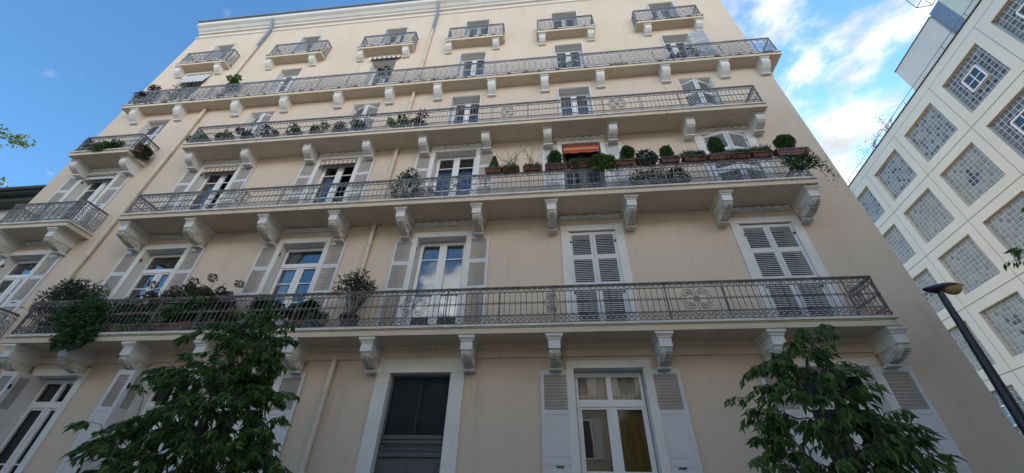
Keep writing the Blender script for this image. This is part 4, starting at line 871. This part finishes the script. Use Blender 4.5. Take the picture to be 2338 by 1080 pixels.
# ------------------------------------------------------------------ street trees
def inpoly(x, z, poly):
    c = False; n = len(poly)
    for i in range(n):
        x0, z0 = poly[i]; x1, z1 = poly[(i + 1) % n]
        if (z0 > z) != (z1 > z) and x < (x1 - x0) * (z - z0) / (z1 - z0) + x0: c = not c
    return c
def edged(x, z, poly):
    return min(math.hypot(x - (a[0] + (b[0] - a[0]) * t), z - (a[1] + (b[1] - a[1]) * t)) for a, b in zip(poly, poly[1:] + poly[:1]) for t in [max(0, min(1, ((x - a[0]) * (b[0] - a[0]) + (z - a[1]) * (b[1] - a[1])) / ((b[0] - a[0]) ** 2 + (b[1] - a[1]) ** 2 + 1e-9)))])
def street_tree(poly, base, y, top, ncl, label, name='young_tree', lpc=22, depth=.85, ln=.115, wd=.036, mt='leaf', trunk=.085, inset=.12):
    root = empty(name, (base, y, 0), label, 'tree')
    xs = [p[0] for p in poly]; zs = [p[1] for p in poly]; tk = MB(); cr = MB()
    ax = [Vector((base, y, 0)), Vector((base + .02, y + .02, 1.2)), Vector(((base + top[0]) / 2 - .03, y - .02, (1.2 + top[1]) / 2 + .1)), Vector((top[0], y, top[1] - .45))]
    def axis(z):
        for p, q in zip(ax, ax[1:]):
            if z <= q.z: return p.lerp(q, max(0, (z - p.z) / (q.z - p.z)))
        return ax[-1]
    tk.tube(ax, [trunk, trunk * .75, trunk * .4, trunk * .1], 8)
    cl = []; tries = 0
    while len(cl) < ncl and tries < 40000:
        tries += 1; x = rnd.uniform(min(xs), max(xs)); z = rnd.uniform(min(zs), max(zs))
        if not inpoly(x, z, poly): continue
        e = edged(x, z, poly)
        if e < inset * rnd.uniform(.6, 1.3): continue
        dp = depth * min(1, (e / .7) ** .5 + .1); cl.append(Vector((x, y + rnd.uniform(-dp, dp), z)))
    mx_, mz_ = sum(xs) / len(xs), sum(zs) / len(zs)
    for (px_, pz_) in poly:
        dd = math.hypot(px_ - mx_, pz_ - mz_); cl.append(Vector((px_ + (mx_ - px_) * .2 / dd, y + rnd.uniform(-.15, .15), pz_ + (mz_ - pz_) * .2 / dd)))
    nodes = [axis(.9 + (top[1] - 1.4) * k / 24) for k in range(25)]
    cl.sort(key=lambda p: min((p - q).length for q in nodes[:25]))
    for p in cl:
        a = min(nodes, key=lambda q: (p - q).length * (1 if q.z < p.z + .05 else 1.8) + .02 * (q.z > p.z)); nodes.append(p)
        q = p - a; L_ = q.length; ho = Vector((p.x - base, p.y - y, 0)); ho = ho.normalized() if ho.length > .05 else Vector((0, 0, 1))
        out = (q.normalized() * .6 + ho * .6 + Vector((0, 0, .1))).normalized() if L_ > .01 else ho
        m = a.lerp(p, .5) + Vector((rnd.gauss(0, .02), rnd.gauss(0, .02), .03 + .08 * L_))
        far = min(1, math.hypot(p.x - base, p.y - y) / 1.2); tk.tube([a, m, p], [.011 - .006 * far, .009 - .005 * far, .004], 4)
        tl = rnd.uniform(.18, .32); tw = [p - out * tl * .4, p + out * tl * .2, p + out * tl * .6 + Vector((0, 0, -.06))]
        tk.tube(tw, [.004, .003, .0015], 4)
        n = int(lpc * rnd.uniform(.6, 1.4)); P = []; D = []
        for i in range(n):
            t = (i + .5) / n; b_ = tw[0].lerp(tw[1], t * 2) if t < .5 else tw[1].lerp(tw[2], t * 2 - 1)
            sd_ = out.cross(Vector((0, 0, 1))); sd_ = sd_.normalized() if sd_.length > .05 else Vector((1, 0, 0))
            P.append(b_); D.append(out * rnd.uniform(.25, .7) + sd_ * (1 if i % 2 else -1) * rnd.uniform(.25, .7) + Vector((rnd.gauss(0, .2), rnd.gauss(0, .25), -rnd.uniform(.6, 1.5))))
        leaves(cr, P, D, ln * rnd.uniform(.8, 1.12), wd, 0, .3, .45)
    tk.build('trunk', 'bark', root); cr.build('crown', mt, root); return root
T1 = [(-4.07, 3.99), (-4.4, 3.92), (-4.43, 3.78), (-4.91, 3.64), (-4.42, 3.44), (-4.68, 3.29), (-4.42, 3.21), (-4.92, 3.04), (-4.77, 2.95), (-5.49, 2.87), (-4.64, 2.69), (-4.81, 2.62), (-5.88, 2.39), (-5.25, 2.33), (-5.39, 2.13), (-5.11, 2.06), (-5.31, 1.92), (-4.77, 1.53), (-2.79, 1.57), (-2.82, 1.97), (-3.2, 2.23), (-3.05, 2.42), (-3.36, 2.56), (-2.9, 2.69), (-3.28, 2.78), (-3.62, 2.94), (-3.39, 3.13), (-3.6, 3.41), (-3.35, 3.54), (-3.59, 3.77), (-3.8, 3.9)]
T2 = [(3.21, 3.55), (2.81, 3.49), (2.58, 3.34), (2.44, 3.16), (1.96, 3.02), (2.23, 2.89), (1.81, 2.72), (2.07, 2.69), (1.98, 2.53), (1.89, 2.38), (2.09, 2.36), (1.94, 2.21), (2.06, 2.14), (1.85, 2.0), (1.9, 1.66), (3.0, 1.68), (3.49, 2.14), (3.44, 2.36), (3.66, 2.54), (3.19, 2.6), (3.12, 2.69), (3.33, 2.83), (3.02, 3.03), (3.26, 3.11), (3.02, 3.22), (3.01, 3.34)]
street_tree(T1, -4.05, -3.5, (-4.1, 4.0), 330, 'dense dark street tree with drooping leaves at the left of the door', lpc=22, depth=.5, inset=.1)
street_tree(T2, 2.72, -3.5, (3.0, 3.5), 155, 'smaller open street tree with drooping leaves at the right by the ground floor window', lpc=17, depth=.5, inset=.08)
# sunlit plane tree at the far left, only the tips of its crown reach in
def big_tree(x, y, h, r, label, n, nm='plane_tree', mt='leafsun'):
    root = empty(nm, (x, y, 0), label, 'tree'); tk = MB(); cr = MB()
    tk.tube([(x, y, 0), (x + .1, y, h * .3), (x, y + .1, h * .6), (x, y, h * .9)], [.35, .28, .18, .05], 10)
    for i in range(n):
        u = Vector((rnd.gauss(0, 1), rnd.gauss(0, 1), rnd.gauss(0, 1))).normalized(); k = rnd.uniform(.35, 1) ** .5 * (1 + .12 * math.sin(u.z * 9 + u.x * 4))
        p = Vector((x + u.x * r * k, y + u.y * r * k, h - r * .95 + u.z * r * 1.15 * k)); a = Vector((x, y, max(h * .25, p.z - r * .55)))
        tk.tube([a, a.lerp(p, .5) + Vector((0, 0, .2)), p], [.06, .03, .01], 4)
        blob(cr, p, (.42, .42, .32), 60, .17, .13, 0, .2, .3)
    tk.build('trunk', 'bark', root); cr.build('crown', mt, root)
big_tree(-31.3, .3, 19.2, 4.3, 'sunlit tree reaching in at the left edge against the blue sky', 280)
RT = [(7.4, 5.25), (7.95, 5.7), (8.2, 6.2), (8.6, 6.5), (9.6, 6.9), (10.6, 6.0), (10.4, 4.6), (9.2, 4.3), (8.4, 4.7), (7.75, 4.95)]
street_tree(RT, 9.6, -2.2, (9.6, 6.9), 110, 'dark tree whose branch tip shows at the right edge', 'shade_tree', lpc=20, depth=.7)

# ------------------------------------------------------------------ houses on the opposite side of the street (seen mirrored in the window glass)
hs = 0
for x0, x1, h, wm, lab in ((-34, -17.5, 14.5, 'sandwall', 'tall stone house mirrored in the left windows'), (-17.45, -3, 13.2, 'greywall', 'grey stone house mirrored in the windows of the middle'), (-2.95, 12, 14.2, 'sandwall', 'brownish stone house opposite the door and right windows'), (12.05, 27, 12.6, 'greywall', 'grey stone house opposite the white building')):
    hr = empty('street_house', ((x0 + x1) / 2, -22, 0), lab, 'house', 'houses across the street'); m_ = MB().box(x0, x1, -28, -17, 0, h); m_.build('wall', wm, hr)
    m_ = MB(); m_.add([(x0, -16.5, h + .001), (x1, -16.5, h + .001), (x1, -28.5, h + .001), (x0, -28.5, h + .001), (x0, -22.5, h + 2.6), (x1, -22.5, h + 2.6)], [(0, 1, 5, 4), (2, 3, 4, 5), (1, 2, 5), (3, 0, 4), (3, 2, 1, 0)]); m_.build('roof', 'rooftile', hr)
    n = int((x1 - x0) / 2.9)
    for i in range(n):
        for z in (1.0, 4.4, 7.8, 11.2, 14.6):
            if z + 2.2 > h: continue
            u = x0 + (i + .5) * (x1 - x0) / n; m_ = MB(); m_.box(u - .6, u + .6, -16.999, -16.95, z, z + 2.1); wn = m_.build('window', 'trim', hr); m_ = MB().box(u - .5, u + .5, -16.949, -16.93, z + .1, z + 2.0); m_.build('glass_pane', 'room', wn)
            m_ = MB(); m_.box(u - 1.15, u - .62, -16.998, -16.93, z, z + 2.1); m_.box(u + .62, u + 1.15, -16.998, -16.93, z, z + 2.1); m_.build('shutters', 'shutterg', hr)
